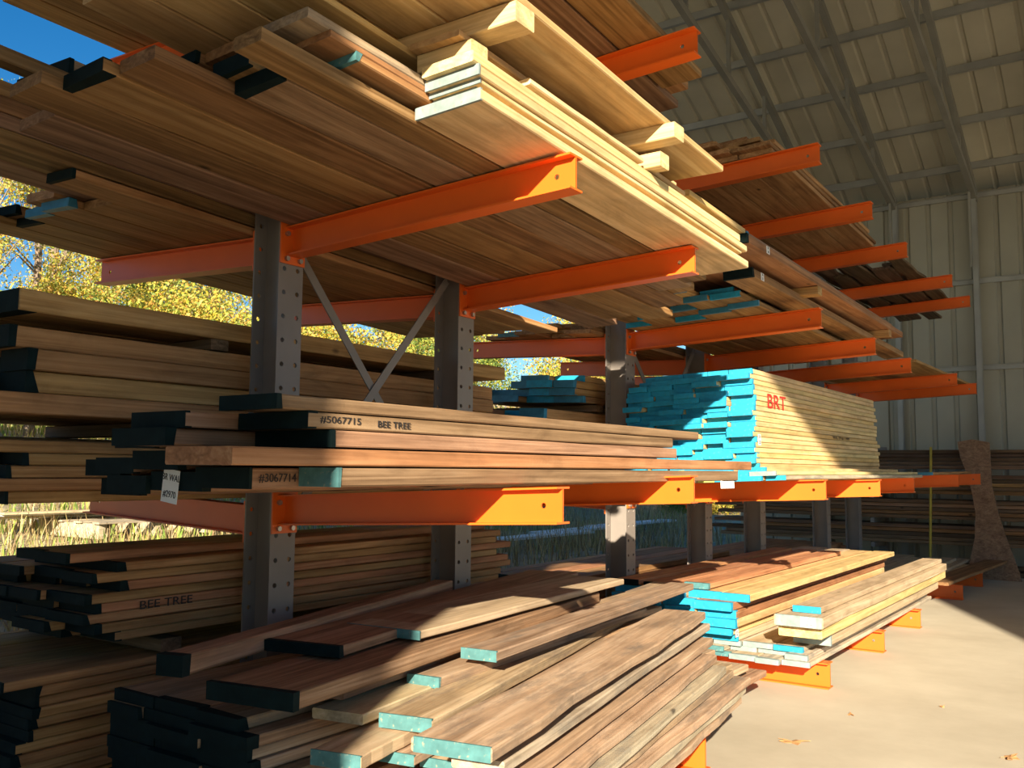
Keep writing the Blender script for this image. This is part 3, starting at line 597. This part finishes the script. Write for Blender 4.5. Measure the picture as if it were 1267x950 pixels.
# back side, level two, nearest bays: oak
B2b = bplane(2, 1, 2, True)
zb0 = on(B2b, -.25, 0)
T_ = .040
stack('oak_board', 'tan oak board', 'lower back pile, nearest upright', ['oak'], -1.25, -.22, (B2b[0]+.02, B2b[1], 0), [(.044, -1.0, 1.72, {'cap': 'deepteal'}), (.044, -1.06, 1.8), (.044, -.95, 1.75), (.043, -.98, 1.8), (.043, -1.05, 1.7)], wr=(.15, .22), caps=['deepteal'], jit=.07, group='oak boards, lower back pile', seed=41)
for k, (y, zz, x0, x1, h, w_) in enumerate([(-.30, 1.398, -1.22, -.235, .054, .09), (1.2, 1.398, -1.22, -.235, .054, .09), (-.16, 1.758, -1.22, -.24, .045, .09), (1.3, 1.758, -1.22, -.24, .045, .09)]):
    o = board_mesh(w_, h, x1-x0, .004).build('sticker_block', 'darkwood', None, (x1, y, zz)); o.rotation_euler = (0, 0, math.pi/2)
    tag(o, ['dark squared block between the lower and upper back piles, seen against the grass', 'dark squared block between the lower and upper back piles, behind the second upright', 'dark block under the topmost curved board of the back pile', 'dark block under the topmost curved board, farther one'][k], 'wood block')
ob = stack('oak_board', 'thick tan oak board', 'upper back pile, nearest upright', ['oak'], -1.22, -.23, (1.453, 0, 0), [(.075, -1.04, 1.72, {'cap': 'none'}), (.076, -.95, 1.85), (.076, -.88, 1.75), (.076, -1.0, 1.8)], wr=(.16, .24), caps=['deepteal', 'deepteal', 'none'], jit=.08, group='thick oak boards, upper back pile', seed=42)
for k, (xr, wd, y0, t_) in enumerate([(-.235, .30, -1.0, .075), (-.55, .30, -1.1, .07), (-.87, .28, -1.02, .07)]):
    board('oak_board', ['thick curved-edge board topmost in the back pile, nearest the uprights', 'thick board topmost in the back pile, second from the uprights', 'thick board topmost in the back pile, third from the uprights'][k], 'oak', (xr-wd/2, y0, 1.806), wd-.006, t_, 2.9, cap='deepteal' if k < 2 else None, wane=.03, seg=10, capw=.07)
# back side, level two, third upright: blue and cyan ends
stack('oak_board', 'blue-ended tan board', 'lower back pile, third upright', ['oak', 'red'], -1.25, -.24, (1.19, -.03, 0), [(.045, 2.45, 5.4)]*5+[(.06, 2.6, 5.3), (.06, 2.4, 5.4), (.062, 2.45, 5.4), (.062, 2.55, 5.3)], wr=(.14, .2), caps=['blue', 'blue', 'cyan', 'none'], jit=.22, group='blue-ended boards, back of the middle level', seed=51)
stack('oak_board', 'blue-ended brown board', 'raised on blocks behind the third upright', ['brown', 'oak'], -1.2, -.26, (1.728, -.03, 0), [(.045, 2.9, 5.3), (.05, 2.8, 5.3), (.05, 2.75, 5.2, {'n': 3}), (.045, 2.95, 5.2, {'n': 2})], wr=(.16, .24), caps=['blue', 'cyan', 'blue'], jit=.12, group='blue-ended boards raised on blocks', seed=52)
for k, y in enumerate((3.1, 4.9)):
    o = board_mesh(.09, .048, .93, .003).build('sticker_block', 'darkwood', None, (-.25, y, 1.682)); o.rotation_euler = (0, 0, math.pi/2)
    tag(o, ['dark block under the raised blue-ended boards, nearer one', 'dark block under the raised blue-ended boards, farther one'][k], 'wood block')

# ================================================================== FLOOR LEVEL
# walnut pile in front of the two nearest uprights: lower rows, ends painted dark
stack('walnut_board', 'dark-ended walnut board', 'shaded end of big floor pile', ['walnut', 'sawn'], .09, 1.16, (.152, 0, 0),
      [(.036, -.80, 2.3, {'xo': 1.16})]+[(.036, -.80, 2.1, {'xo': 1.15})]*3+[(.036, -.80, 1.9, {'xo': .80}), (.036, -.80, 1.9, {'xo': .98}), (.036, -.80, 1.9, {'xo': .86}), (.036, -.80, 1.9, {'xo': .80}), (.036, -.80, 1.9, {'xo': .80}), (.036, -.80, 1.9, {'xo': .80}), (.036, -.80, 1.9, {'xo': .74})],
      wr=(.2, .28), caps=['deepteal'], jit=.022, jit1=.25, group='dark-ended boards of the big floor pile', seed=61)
HG = 'loose sawn walnut on the big floor pile'
pb('walnut_board', 'thick wide walnut board with a dark painted end, half in shade on the big pile', 'walnut', (255, 843), (363, 858), (742, 733), .655, .050, cap='deepteal', wane=.012)
pb('walnut_board', 'pale board with a small teal end lying highest on the big pile', 'dusty', (452, 766), (519, 781), (772, 716), .700, .030, cap='teal', capw=.004)
pb('walnut_board', 'dark brown board at the back of the big pile, running behind the uprights', 'walnut', (330, 790), (420, 800), (715, 708), .70, .035, cap='deepteal')
pb('walnut_board', 'dark upright-edged board at the far left of the big pile', 'walnut', (206, 806), (226, 812), (560, 718), .72, .06, cap='deepteal', wmin=.06)
pb('walnut_board', 'thin brown board half hidden under the wide shaded board', 'walnut', (390, 842), (425, 855), (740, 745), .585, .028)
pb('walnut_board', 'pale grey board with an unpainted end in the sun, below the brown edge', 'dusty', (395, 872), (450, 884), (700, 780), .545, .032)
pb('walnut_board', 'walnut board with a teal end, left of the widest flat one', 'sawn', (518, 831), (543, 839), (800, 752), .575, .034, cap='teal', capw=.01, wmin=.13)
pb('walnut_board', 'walnut board with a rounded teal end, crossing towards the third upright', 'sawn', (577, 799), (614, 806), (858, 722), .643, .036, cap='teal', capw=.008, wmin=.12)
pb('walnut_board', 'broad pale walnut board with a curved teal end, beside the largest board', 'sawn', (478, 878), (534, 890), (800, 748), .545, .040, cap='teal', capw=.006, wane=.012)
pb('walnut_board', 'teal-ended board wedged between the two broad walnut boards', 'sawn', (562, 868), (598, 873), (760, 790), .498, .03, cap='teal', capw=.01)
pb('walnut_board', 'largest walnut board, stained and with a teal end, on top of the pile', 'sawn', (536, 899), (607, 925), (874, 757), .60, .036, cap='teal', capw=.008, wane=.02)
pb('walnut_board', 'warm brown board with a teal end beside the handwritten tag', 'dusty', (415, 921), (446, 936), (545, 884), .495, .040, cap='teal', capw=.006, wmin=.16)
tagb = pb('walnut_board', 'board with a teal end, second right of the handwritten tag', 'sawn', (470, 922), (512, 935), (640, 868), .452, .030, cap='teal', capw=.006, wmin=.15)
pb('walnut_board', 'low board with a teal end under the largest board', 'dusty', (525, 934), (590, 948), (720, 868), .418, .026, cap='teal', capw=.006)
pb('walnut_board', 'walnut board reaching back from the crossing board to the third upright', 'sawn', (640, 775), (690, 782), (850, 722), .605, .026)
cc = board('walnut_board', 'dark-ended board carrying a handwritten walnut tag at the bottom of the picture', 'walnut', (.95, -.86, .300), .24, .030, 2.3, cap='deepteal')
papertag(cc, (.075, -.004, .012), .10, .075, ['Walnut', '12741'], tilt=.18, sz=.036)
ED = [((877, 771), (685, 902), .535, .034, .16), ((882, 789), (668, 946), .480, .036, .20), ((886, 810), (718, 946), .435, .034, .16), ((900, 824), (748, 950), .395, .034, .20), ((908, 829), (765, 945), .355, .034, .17), ((929, 838), (796, 944), .315, .034, .2), ((924, 848), (805, 950), .275, .034, .15), ((919, 862), (828, 945), .235, .034, .2)]
for k, (fr, nr_, z_, t_, wd) in enumerate(ED):
    edge('walnut_board', f"grey-brown sawn board, {ORD[k]} step down the aisle side of the big pile", 'sawn' if k % 3 else 'grey', fr, nr_, z_, t_, wd, -.62+.05*k, wane=.014, group=HG)
# stack in front of the third to fifth uprights
BL = (.152, 0, 0)
stack('pine_board', 'grey-ended dusty board', 'lowest spread on third floor beam', ['dusty', 'grey'], .10, 1.30, BL, [(.030, 2.84, 6.5, {'slant': -.015}), (.030, 2.92, 6.5, {'xo': 1.26}), (.030, 2.98, 6.4, {'xo': 1.22})], wr=(.13, .2), caps=['greyend', 'greyend', 'cyan', 'teal'], jit=.08, jit1=.15, group='dusty boards lying lowest by the aisle', seed=71)
midst = stack('pine_board', 'cyan-ended orange-tan board', 'floor-level stack in the sun', ['pine', 'dusty', 'red'], .02, .86, (.242, 0, 0), [(.048, 2.95, 6.6, {'xo': .84}), (.05, 2.82, 6.6, {'xo': .83}), (.05, 2.80, 6.6), (.05, 2.78, 6.6), (.05, 2.80, 6.6, {'xo': .84}), (.045, 2.82, 6.65, {'xo': .92})], wr=(.18, .27), caps=['cyan'], jit=.05, jit1=.1, group='cyan-ended boards of the sunlit floor stack', seed=72)
o_ = [o for li, k, o in midst if li == 1 and k == 0][0]; papertag(o_, (max(v.co.x for v in o_.data.vertices)+.002, .08, .02), .05, .075, ['24', '32'], face='+x')
plain('pine_board', 'cyan-ended board lying on the right shoulder of the sunlit floor stack', 'dusty', 1.33, .16, .462, .034, 2.86, 6.6, cap='cyan', sx=0, sy=0, capw=.01)
o_ = plain('pine_board', 'thick rounded board with a white size tag, beside the sunlit floor stack', 'dusty', 1.375, .26, .398, .060, 2.72, 6.6, cap='greyend', sx=0, sy=0, capw=.012, wane=.02)
papertag(o_, (.055, -.004, .03), .085, .055, ['SIZE', '2439'], sz=.026)
plain('pine_board', 'honey board under the thick rounded board', 'pine', 1.36, .25, .330, .064, 2.78, 6.6, sx=0, sy=0)
plain('pine_board', 'grey-tan board under the thick rounded board, outermost', 'dusty', 1.33, .22, .252, .074, 3.05, 6.4, sx=0, sy=0, cap='greyend')
for k, (x, y) in enumerate([(.02, 2.35), (.25, 2.3), (.46, 2.45)]):
    plain('walnut_board', ['dark-ended board on the sunlit floor stack, beside the third upright', 'dark-ended board on the sunlit floor stack, second from the upright', 'teal-ended board on the sunlit floor stack, third from the upright'][k], 'red', x+.17, .16, .540, .034, y+.45, 5.9, cap='deepteal' if k < 2 else 'teal', sx=0, sy=0)
stack('walnut_board', 'red-brown board', 'shaded side of sunlit floor stack', ['red', 'brown'], -.14, -.75, (.36, 0, 0), [(.045, 3.2, 7.4), (.045, 3.1, 7.3), (.045, 3.25, 7.2)], wr=(.18, .24), caps=['deepteal'], jit=.1, group='red-brown boards behind the sunlit floor stack', seed=73) if 0 else None
# small pile on the farthest floor beams
stack('pine_board', 'yellow-ended board', 'small pile on the farthest floor beams', ['dusty', 'palepine'], .10, 1.12, (.152, 0, 0), [(.035, 6.97, 9.9, {'slant': .02}), (.035, 7.0, 9.9, {'xo': 1.05}), (.035, 7.1, 9.8, {'xo': .98, 'n': 4})], wr=(.15, .22), caps=['yellowend', 'yellowend', 'greyend'], jit=.09, jit1=.3, group='yellow-ended boards by the far wall', seed=74)
plain('walnut_board', 'brown board fanned out over the farthest floor beam', 'brown', 1.30, .24, .205, .03, 7.1, 10.2, sx=0, sy=0, yaw=-.06)
# back side of the floor level
BE = [(.036, -.62, 1.86), (.036, -.72, 1.8), (.036, -.66, 1.9), (.036, -.70, 1.86), (.036, -.74, 1.8), (.036, -.64, 1.9), (.036, -.72, 1.85), (.034, -.62, 1.8, {'n': 3}), (.036, -.75, 1.85, {'n': 2, 'xo': -.30})]
bee = stack('oak_board', 'dark-ended oak board', 'lettered back pile near the floor', ['oak', 'red'], -1.15, -.20, (.635, 0, 0), BE, wr=(.16, .26), caps=['deepteal'], jit=.06, group='oak boards of the lettered back pile', seed=81, jagx=.025)
bs = {li: o for li, k, o in bee if k == 0}
side_text(bs[3], 'BEE TREE', .29, .010, .045, 'ink', sx=1.3)
stack('oak_board', 'dark-ended tan board', 'lowest back pile, nearest upright', ['oak'], -1.2, -.22, (.152, 0, 0), [(.038, -.93, 2.1)]*5+[(.036, -.88, 2.0)]*5+[(.034, -.97, 2.1)], wr=(.2, .28), caps=['deepteal'], jit=.02, group='tan boards of the lowest back pile', seed=82, jagx=.03)
for k, y in enumerate((-.35, 1.3)):
    o = board_mesh(.09, .05, 1.0, .003).build('sticker_block', 'darkwood', None, (-.22, y, .566)); o.rotation_euler = (0, 0, math.pi/2)
    tag(o, ['dark block between the two lower back piles, nearer one', 'dark block between the two lower back piles, farther one'][k], 'wood block')
stack('walnut_board', 'brown board', 'floor-level back pile, third upright', ['walnut', 'red', 'brown'], -1.3, -.22, (.152, 0, 0), [(.05, 2.5, 6.2), (.05, 2.6, 6.3), (.05, 2.7, 6.3), (.05, 2.6, 6.3), (.05, 2.8, 6.3), (.05, 2.9, 6.2), (.045, 3.3, 6.2, {'xo': -.5})], wr=(.18, .28), caps=['deepteal', 'none'], jit=.25, group='brown boards, back of the floor level', seed=83)
stack('walnut_board', 'red-brown board', 'far back pile near the floor', ['red', 'brown'], -1.3, -.22, (.152, 0, 0), [(.05, 6.5, 9.6), (.05, 6.55, 9.5), (.05, 6.5, 9.6), (.05, 6.6, 9.6), (.05, 6.6, 9.3)], wr=(.2, .3), caps=None, jit=.15, group='red-brown boards, far back of the floor level', seed=84)

# ================================================================== FAR WALL TIMBER
for k in range(3):
    e = empty('storage_frame', (-.15+1.25*k, 10.95, 0), ['steel storage frame at the far wall, left of the yellow pole', 'steel storage frame at the far wall, left of the leaning slab', 'steel storage frame at the far wall, right of the leaning slab'][k], 'rack')
    m1 = MB(); m1.box((-.06, -.06, 0), (.06, -.05, 1.62)); m1.box((-.005, -.05, 0), (.005, .05, 1.62)); m1.box((-.06, .05, 0), (.06, .06, 1.62)); m1.build('column', 'upright', e)
    for z in (.30, .62, .94, 1.26): m1 = MB(); m1.bar((0, -.05, z), (0, -.62, z+.02), .05, .06); m1.build('arm', 'upright', e)
LV = ['lowest', 'second', 'third', 'highest']
for li, z in enumerate((.36, .68, 1.0, 1.32)):
    for q in range(5):
        for j in range(2):
            if j and q != 4: continue
            x0 = [-2.3, -2.1, -2.45, -2.0, -2.3][q]+R.uniform(-.1, .1); ln = [5.2, 4.6, 6.6, 5.0, 4.2][(q+li) % 5]+R.uniform(-.3, .3); wd = R.uniform(.24, .30) if not j else .2
            o = board_mesh(wd-.004, .046, ln, .03, seg=8).build('dark_board', R.choice(['darkwood', 'brown', 'darkwood', 'walnut']), None, (x0, 10.48+.30*j+R.uniform(-.03, .03), z+.05*q)); o.rotation_euler = (0, 0, -math.pi/2)
            tag(o, f"dark aged board on the far wall frames, {LV[li]} level, {ORD[q]} from its bottom, {['front', 'back'][j]}", 'board', 'dark boards at the far wall')
for k, (y, zz) in enumerate([(10.42, .012), (10.62, .012), (10.5, .075)]):
    o = board_mesh(.18, .05, 4.0, .02, seg=8).build('dark_board', 'darkwood', None, (-.8, y, zz)); o.rotation_euler = (0, 0, -math.pi/2); tag(o, ['dark board on the floor at the far wall, front', 'dark board on the floor at the far wall, back', 'dark board on top of the two on the floor at the far wall'][k], 'board')
# leaning slab with wavy sides
pts = [(1.05, 0), (1.62, 0), (1.55, .25), (1.45, .55), (1.37, .85), (1.31, 1.15), (1.30, 1.45), (1.29, 1.68), (1.10, 1.72), (.93, 1.69), (.96, 1.5), (1.03, 1.3), (1.09, 1.05), (1.13, .8), (1.12, .5), (1.07, .25)]
mb = MB(); mb.prism([(x-1.2, z) for x, z in pts], 'y', 0, .05); sb = mb.build('leaning_slab', wood('slab_wood', (.16, .09, .05), (.27, .165, .09), (.36, .24, .14), var=.05), None, (1.2, 9.93, .0)); sb.rotation_euler = (-math.radians(10), 0, 0)
tag(sb, 'wavy-edged brown slab leaning against the far storage frame', 'wood slab')
mb = MB(); mb.tube([(0, 0, 0), (0, .30, 1.6)], [.016, .016], 8); mb.box((-.03, -.02, 0), (.03, .02, .03)); o = mb.build('yellow_pole', 'yellow', None, (.60, 10.02, 0)); tag(o, 'thin yellow pole standing before the dark boards at the far wall', 'pole')
# leaf litter on the floor
def leaf(label, px, s, a):
    p = hit(*px, 'z', .0); V = []; n_ = 14
    for k in range(n_):
        t = 2*math.pi*k/n_; r = s*(.75+.35*math.cos(5*t)); V.append((r*math.cos(t), .6*r*math.sin(t), .006+.006*math.cos(2*t)))
    mb = MB(); c0 = (0, 0, .004); mb.add([c0]+V+[(v[0], v[1], v[2]-.002) for v in V], [(0, 1+k, 1+(k+1) % n_) for k in range(n_)]+[(1+k, 1+n_+k, 1+n_+(k+1) % n_, 1+(k+1) % n_) for k in range(n_)])
    o = mb.build('fallen_leaf', 'fallen', None, (p[0], p[1], 0)); o.rotation_euler = (0, 0, a); tag(o, label, 'leaf')
leaf('curled brown leaf lying on the concrete by the aisle', (981, 918), .075, .4)
leaf('small brown leaf near the right edge of the floor', (1250, 938), .06, 1.2)
leaf('thin pale leaf fragment in the middle of the floor', (1053, 885), .03, 2)
leaf('tiny leaf fragment on the sunlit concrete', (1166, 875), .018, 1)

# ================================================================== OUTDOORS
RO = random.Random(77)
def gh(x, y):
    d = max(0, -x-9.5); return -.12+min(d, 40)*.20+.10*math.sin(x*.9)*math.cos(y*.7)+.06*math.sin(x*2.3+y*1.7)
mb = MB(); nx, ny = 60, 70; V = []
for j in range(ny+1):
    for i in range(nx+1):
        x = -2.72-60*(i/nx)**1.5; y = -4.85+95*j/ny; V.append((x, y, gh(x, y) if i else -.12))
mb.add(V, [(j*(nx+1)+i+1, j*(nx+1)+i, (j+1)*(nx+1)+i, (j+1)*(nx+1)+i+1) for j in range(ny) for i in range(nx)])
g = struct(mb.build('ground', 'soil')); g['label'] = 'dry grassy bank behind the shed'
def blades(n_, f, mat, hmin, hmax, wid, seed, label, name='dry_grass', cat='grass'):
    rr = random.Random(seed); mb = MB(); V = []; F = []
    for _ in range(n_):
        x, y = f(rr); z = gh(x, y); h = rr.uniform(hmin, hmax); a = rr.uniform(0, 6.283); l = rr.uniform(.1, .7)*h; dx, dy = math.cos(a), math.sin(a); w_ = wid*rr.uniform(.6, 1.5)
        o = len(V); px, py = -dy*w_, dx*w_
        V += [(x-px, y-py, z), (x+px, y+py, z), (x+dx*l*.4+px*.7, y+dy*l*.4+py*.7, z+h*.6), (x+dx*l*.4-px*.7, y+dy*l*.4-py*.7, z+h*.6), (x+dx*l, y+dy*l, z+h)]
        F += [(o, o+1, o+2, o+3), (o+3, o+2, o+4)]
    me = bpy.data.meshes.new(name); me.from_pydata(V, [], F); me.materials.append(M[mat]); ob_ = bpy.data.objects.new(name, me); C.objects.link(ob_)
    return tag(ob_, label, cat, None, 'stuff')
def fnear(rr):
    x = -3.4-rr.random()**.8*20; return x, -3+rr.random()*(14-x*1.2)
blades(42000, fnear, 'straw', .12, .55, .008, 5, 'dry straw-coloured grass and weeds covering the bank')
blades(9000, lambda rr: (-8-rr.random()*22, -2+rr.random()*18), 'leafC', .1, .45, .02, 6, 'green weeds growing through the dry grass', 'green_weeds', 'weeds')
# pallet with sheets and boards
pe = empty('wooden_pallet', (-11.2, 6.3, gh(-11.2, 6.3)+.02), 'weathered pallet standing in the grass behind the rack', 'pallet')
for k in range(3): m1 = MB(); m1.box((-1.3, -1.0+k*.95, 0), (1.3, -.9+k*.95, .22)); m1.build('bearer', 'grey', pe)
for k in range(6): m1 = MB(); m1.box((-1.3+k*.5, -1.05, .222), (-1.12+k*.5, 1.05, .25)); m1.build('slat', 'grey', pe)
for k in range(4):
    m1 = MB(); m1.bar((-.35+.2*k, -1.9, 0), (.15+.22*k, 2.3, .02), .24, .03)
    tag(m1.build('plank', 'dusty' if k % 2 else 'white', None, (-11.2, 6.3, gh(-11.2, 6.3)+.29+.034*k)), ['pale plank lowest on the outdoor pallet', 'pale plank second on the outdoor pallet', 'pale plank third on the outdoor pallet', 'pale plank topmost on the outdoor pallet'][k], 'plank')
for k, (px, py) in enumerate([(640, 664), (705, 655), (765, 648)]):
    p = hit(px, py, 'z', .1); m1 = MB(); m1.bar((0, -1.2, 0), (.5, 1.5, .05), .42, .04)
    tag(m1.build('sheet', 'white', None, (p[0], p[1], max(.03, gh(p[0], p[1]))+.06)), ['white sheet lying outside beyond the second upright', 'middle white sheet lying outside', 'white sheet lying outside left of the third upright'][k], 'sheet')
for k in range(4):
    p = hit(945+14*k, 660, 'z', .0); m1 = MB(); m1.bar((0, 0, 0), (.45, .6, 1.25), .30, .03)
    tag(m1.build('leaning_sheet', 'dusty' if k % 2 else 'grey', None, (-2.9, 12.9+.55*k, gh(-3, 13))), ['leftmost grey sheet leaning outside beyond the fifth upright', 'second sheet leaning outside beyond the fifth upright', 'third sheet leaning outside beyond the fifth upright', 'rightmost sheet leaning outside beyond the fifth upright'][k], 'sheet')
def rock(x, y, s, label):
    rr = random.Random(int(x*100+y*10)); V = []; F = []; n1, n2 = 8, 5
    for j in range(n2+1):
        for i in range(n1):
            t = 2*math.pi*i/n1; f = math.pi*j/n2; r = s*rr.uniform(.8, 1.15); V.append((r*math.sin(f)*math.cos(t)*1.3, r*math.sin(f)*math.sin(t), r*math.cos(f)*.55+s*.3))
    for j in range(n2):
        for i in range(n1): F.append((j*n1+i, (j+1)*n1+i, (j+1)*n1+(i+1) % n1, j*n1+(i+1) % n1))
    mb = MB(); mb.add(V, F); tag(mb.build('rock', 'rock', None, (x, y, gh(x, y)), smooth=True), label, 'rock')
rock(-8.6, 3.2, .22, 'pale rock in the dry grass at the left edge'); rock(-8.1, 3.6, .15, 'smaller pale rock beside the bigger one at the left edge'); rock(-9.2, 4.4, .18, 'pale rock just behind the lettered pile')
rock(-7.4, 2.7, .17, 'low pale rock nearest the shed')
# trees
def tree_meshes(seed, h, rad, nleaf, mat, base=.28, ls=.05):
    rr = random.Random(seed); t = MB()
    lean = (rr.uniform(-.5, .5), rr.uniform(-.5, .5))
    t.tube([(0, 0, -.3), (lean[0]*.3, lean[1]*.3, h*.35), (lean[0]*.7, lean[1]*.7, h*.7), (lean[0], lean[1], h*.97)], [.035*h*.5, .028*h*.5, .016*h*.5, .01], 7)
    cl = []
    for _ in range(26):
        z = h*rr.uniform(base, 1.0); rmax = rad*math.sin(math.pi*min(1, max(.12, (z/h-base*.6)/(1.08-base*.6))))**.7; a = rr.uniform(0, 6.283); r = rmax*math.sqrt(rr.random())
        c = (lean[0]*z/h+r*math.cos(a), lean[1]*z/h+r*math.sin(a), z); cl.append((c, rr.uniform(.28, .55)*rad*.75))
        z0_ = max(h*.2, z-rr.uniform(.1, .3)*h); t.tube([(lean[0]*z0_/h, lean[1]*z0_/h, z0_), c], [.006*h*.5+.01, .006], 4)
    V = []; F = []
    for _ in range(nleaf):
        c, r = rr.choice(cl); u = rr.gauss(0, .5)*r; v = rr.gauss(0, .5)*r; w_ = rr.gauss(0, .42)*r
        p = Vector((c[0]+u, c[1]+v, c[2]+w_)); a = Vector((rr.gauss(0, 1), rr.gauss(0, 1), rr.gauss(0, 1))).normalized(); b_ = a.cross(Vector((rr.gauss(0, 1), rr.gauss(0, 1), rr.gauss(0, 1)))).normalized(); s = ls*rr.uniform(.6, 1.3)
        o = len(V); V += [tuple(p-a*s), tuple(p+b_*s*.5), tuple(p+a*s), tuple(p-b_*s*.5)]; F.append((o, o+1, o+2, o+3))
    lm = bpy.data.meshes.new('foliage'); lm.from_pydata(V, [], F); lm.materials.append(M[mat])
    tm = bpy.data.meshes.new('trunk'); tm.from_pydata(t.v, [], t.f); tm.materials.append(M['bark'])
    return tm, lm
VAR = [tree_meshes(1, 8.5, 2.3, 21000, 'leafA'), tree_meshes(2, 7.0, 2.6, 24000, 'leafA', .15), tree_meshes(3, 9.5, 2.0, 17000, 'leafB'), tree_meshes(4, 4.5, 2.4, 30000, 'leafB', .05), tree_meshes(5, 10.5, 1.8, 6000, 'leafA', .35), tree_meshes(6, 3.4, 2.2, 26000, 'leafA', .05), tree_meshes(7, 2.0, 2.0, 16000, 'straw', .05)]
VN = ['yellow autumn tree', 'broad yellow-orange tree', 'slim green tree', 'low green bushy tree', 'tall thin sparse yellow tree', 'low yellow shrub', 'low dry brown thicket']
TR = [(-17, 6.5, 4, .72), (-16.5, 4.5, 5, 1), (-19, 9, 0, .9), (-18, 12.5, 5, 1.2), (-21, 15, 1, .95), (-15.5, 11, 3, .7), (-19, 18, 5, 1.2), (-23, 20, 0, 1.0), (-17, 22, 3, 1.0), (-20, 26, 1, 1.1), (-15, 28, 5, 1.3), (-24, 12, 4, .95), (-26, 8, 0, 1.0), (-22, 4.5, 3, .9),
      (-17, 34, 1, 1.1), (-12, 36, 3, 1.2), (-25, 30, 0, 1.2), (-30, 18, 1, 1.1), (-30, 25, 2, 1.1), (-10, 44, 1, 1.3), (-20, 42, 0, 1.4), (-34, 12, 1, 1.1), (-13.5, 31, 5, 1.0), (-28, 36, 1, 1.3), (-8.5, 32, 3, .9), (-24.5, 16.5, 3, 1.2), (-6, 38, 5, 1.2), (-9, 27, 5, .8), (-13, 17.5, 6, 1), (-13.5, 22, 6, 1.1), (-12, 26.5, 6, 1.0), (-8.2, 21.5, 3, .35)]
PLC = ['at the far left', 'low in front at the far left', 'left of the nearest upright', 'beside the nearest upright', 'behind the nearest upright', 'low beside the nearest upright', 'right of the nearest upright', 'between the two nearest uprights', 'low between the two nearest uprights', 'just left of the second upright', 'low near the second upright', 'reaching into the blue sky, upper left', 'behind the far-left tree', 'low behind the far-left tree',
       'seen right of the second upright', 'low between the second and third uprights', 'far behind the second upright', 'far behind the nearest upright', 'far behind, left of the second upright', 'far off near the third upright', 'far off between second and third uprights', 'far up the bank at the left', 'low right of the second upright', 'far off left of the third upright', 'low behind the third upright', 'midway up the bank left of the second upright', 'far off beyond the fourth upright', 'low beyond the third upright', 'seen under the second arm', 'seen right of the second upright', 'seen low beside the third upright', 'small, seen low beyond the fourth upright']
for k, (x, y, v, s) in enumerate(TR):
    tm, lm = VAR[v]; e = empty(['yellow_tree', 'yellow_tree', 'green_tree', 'green_bush', 'yellow_tree', 'yellow_shrub', 'dry_thicket'][v], (x, y, gh(x, y)), f"{VN[v]} on the bank, {PLC[k]}", 'tree', 'trees on the bank')
    e.scale = (s, s, s); e.rotation_euler = (0, 0, k*1.7)
    for nm, me in (('trunk', tm), ('foliage', lm)):
        c = bpy.data.objects.new(nm, me); C.objects.link(c); c.parent = e
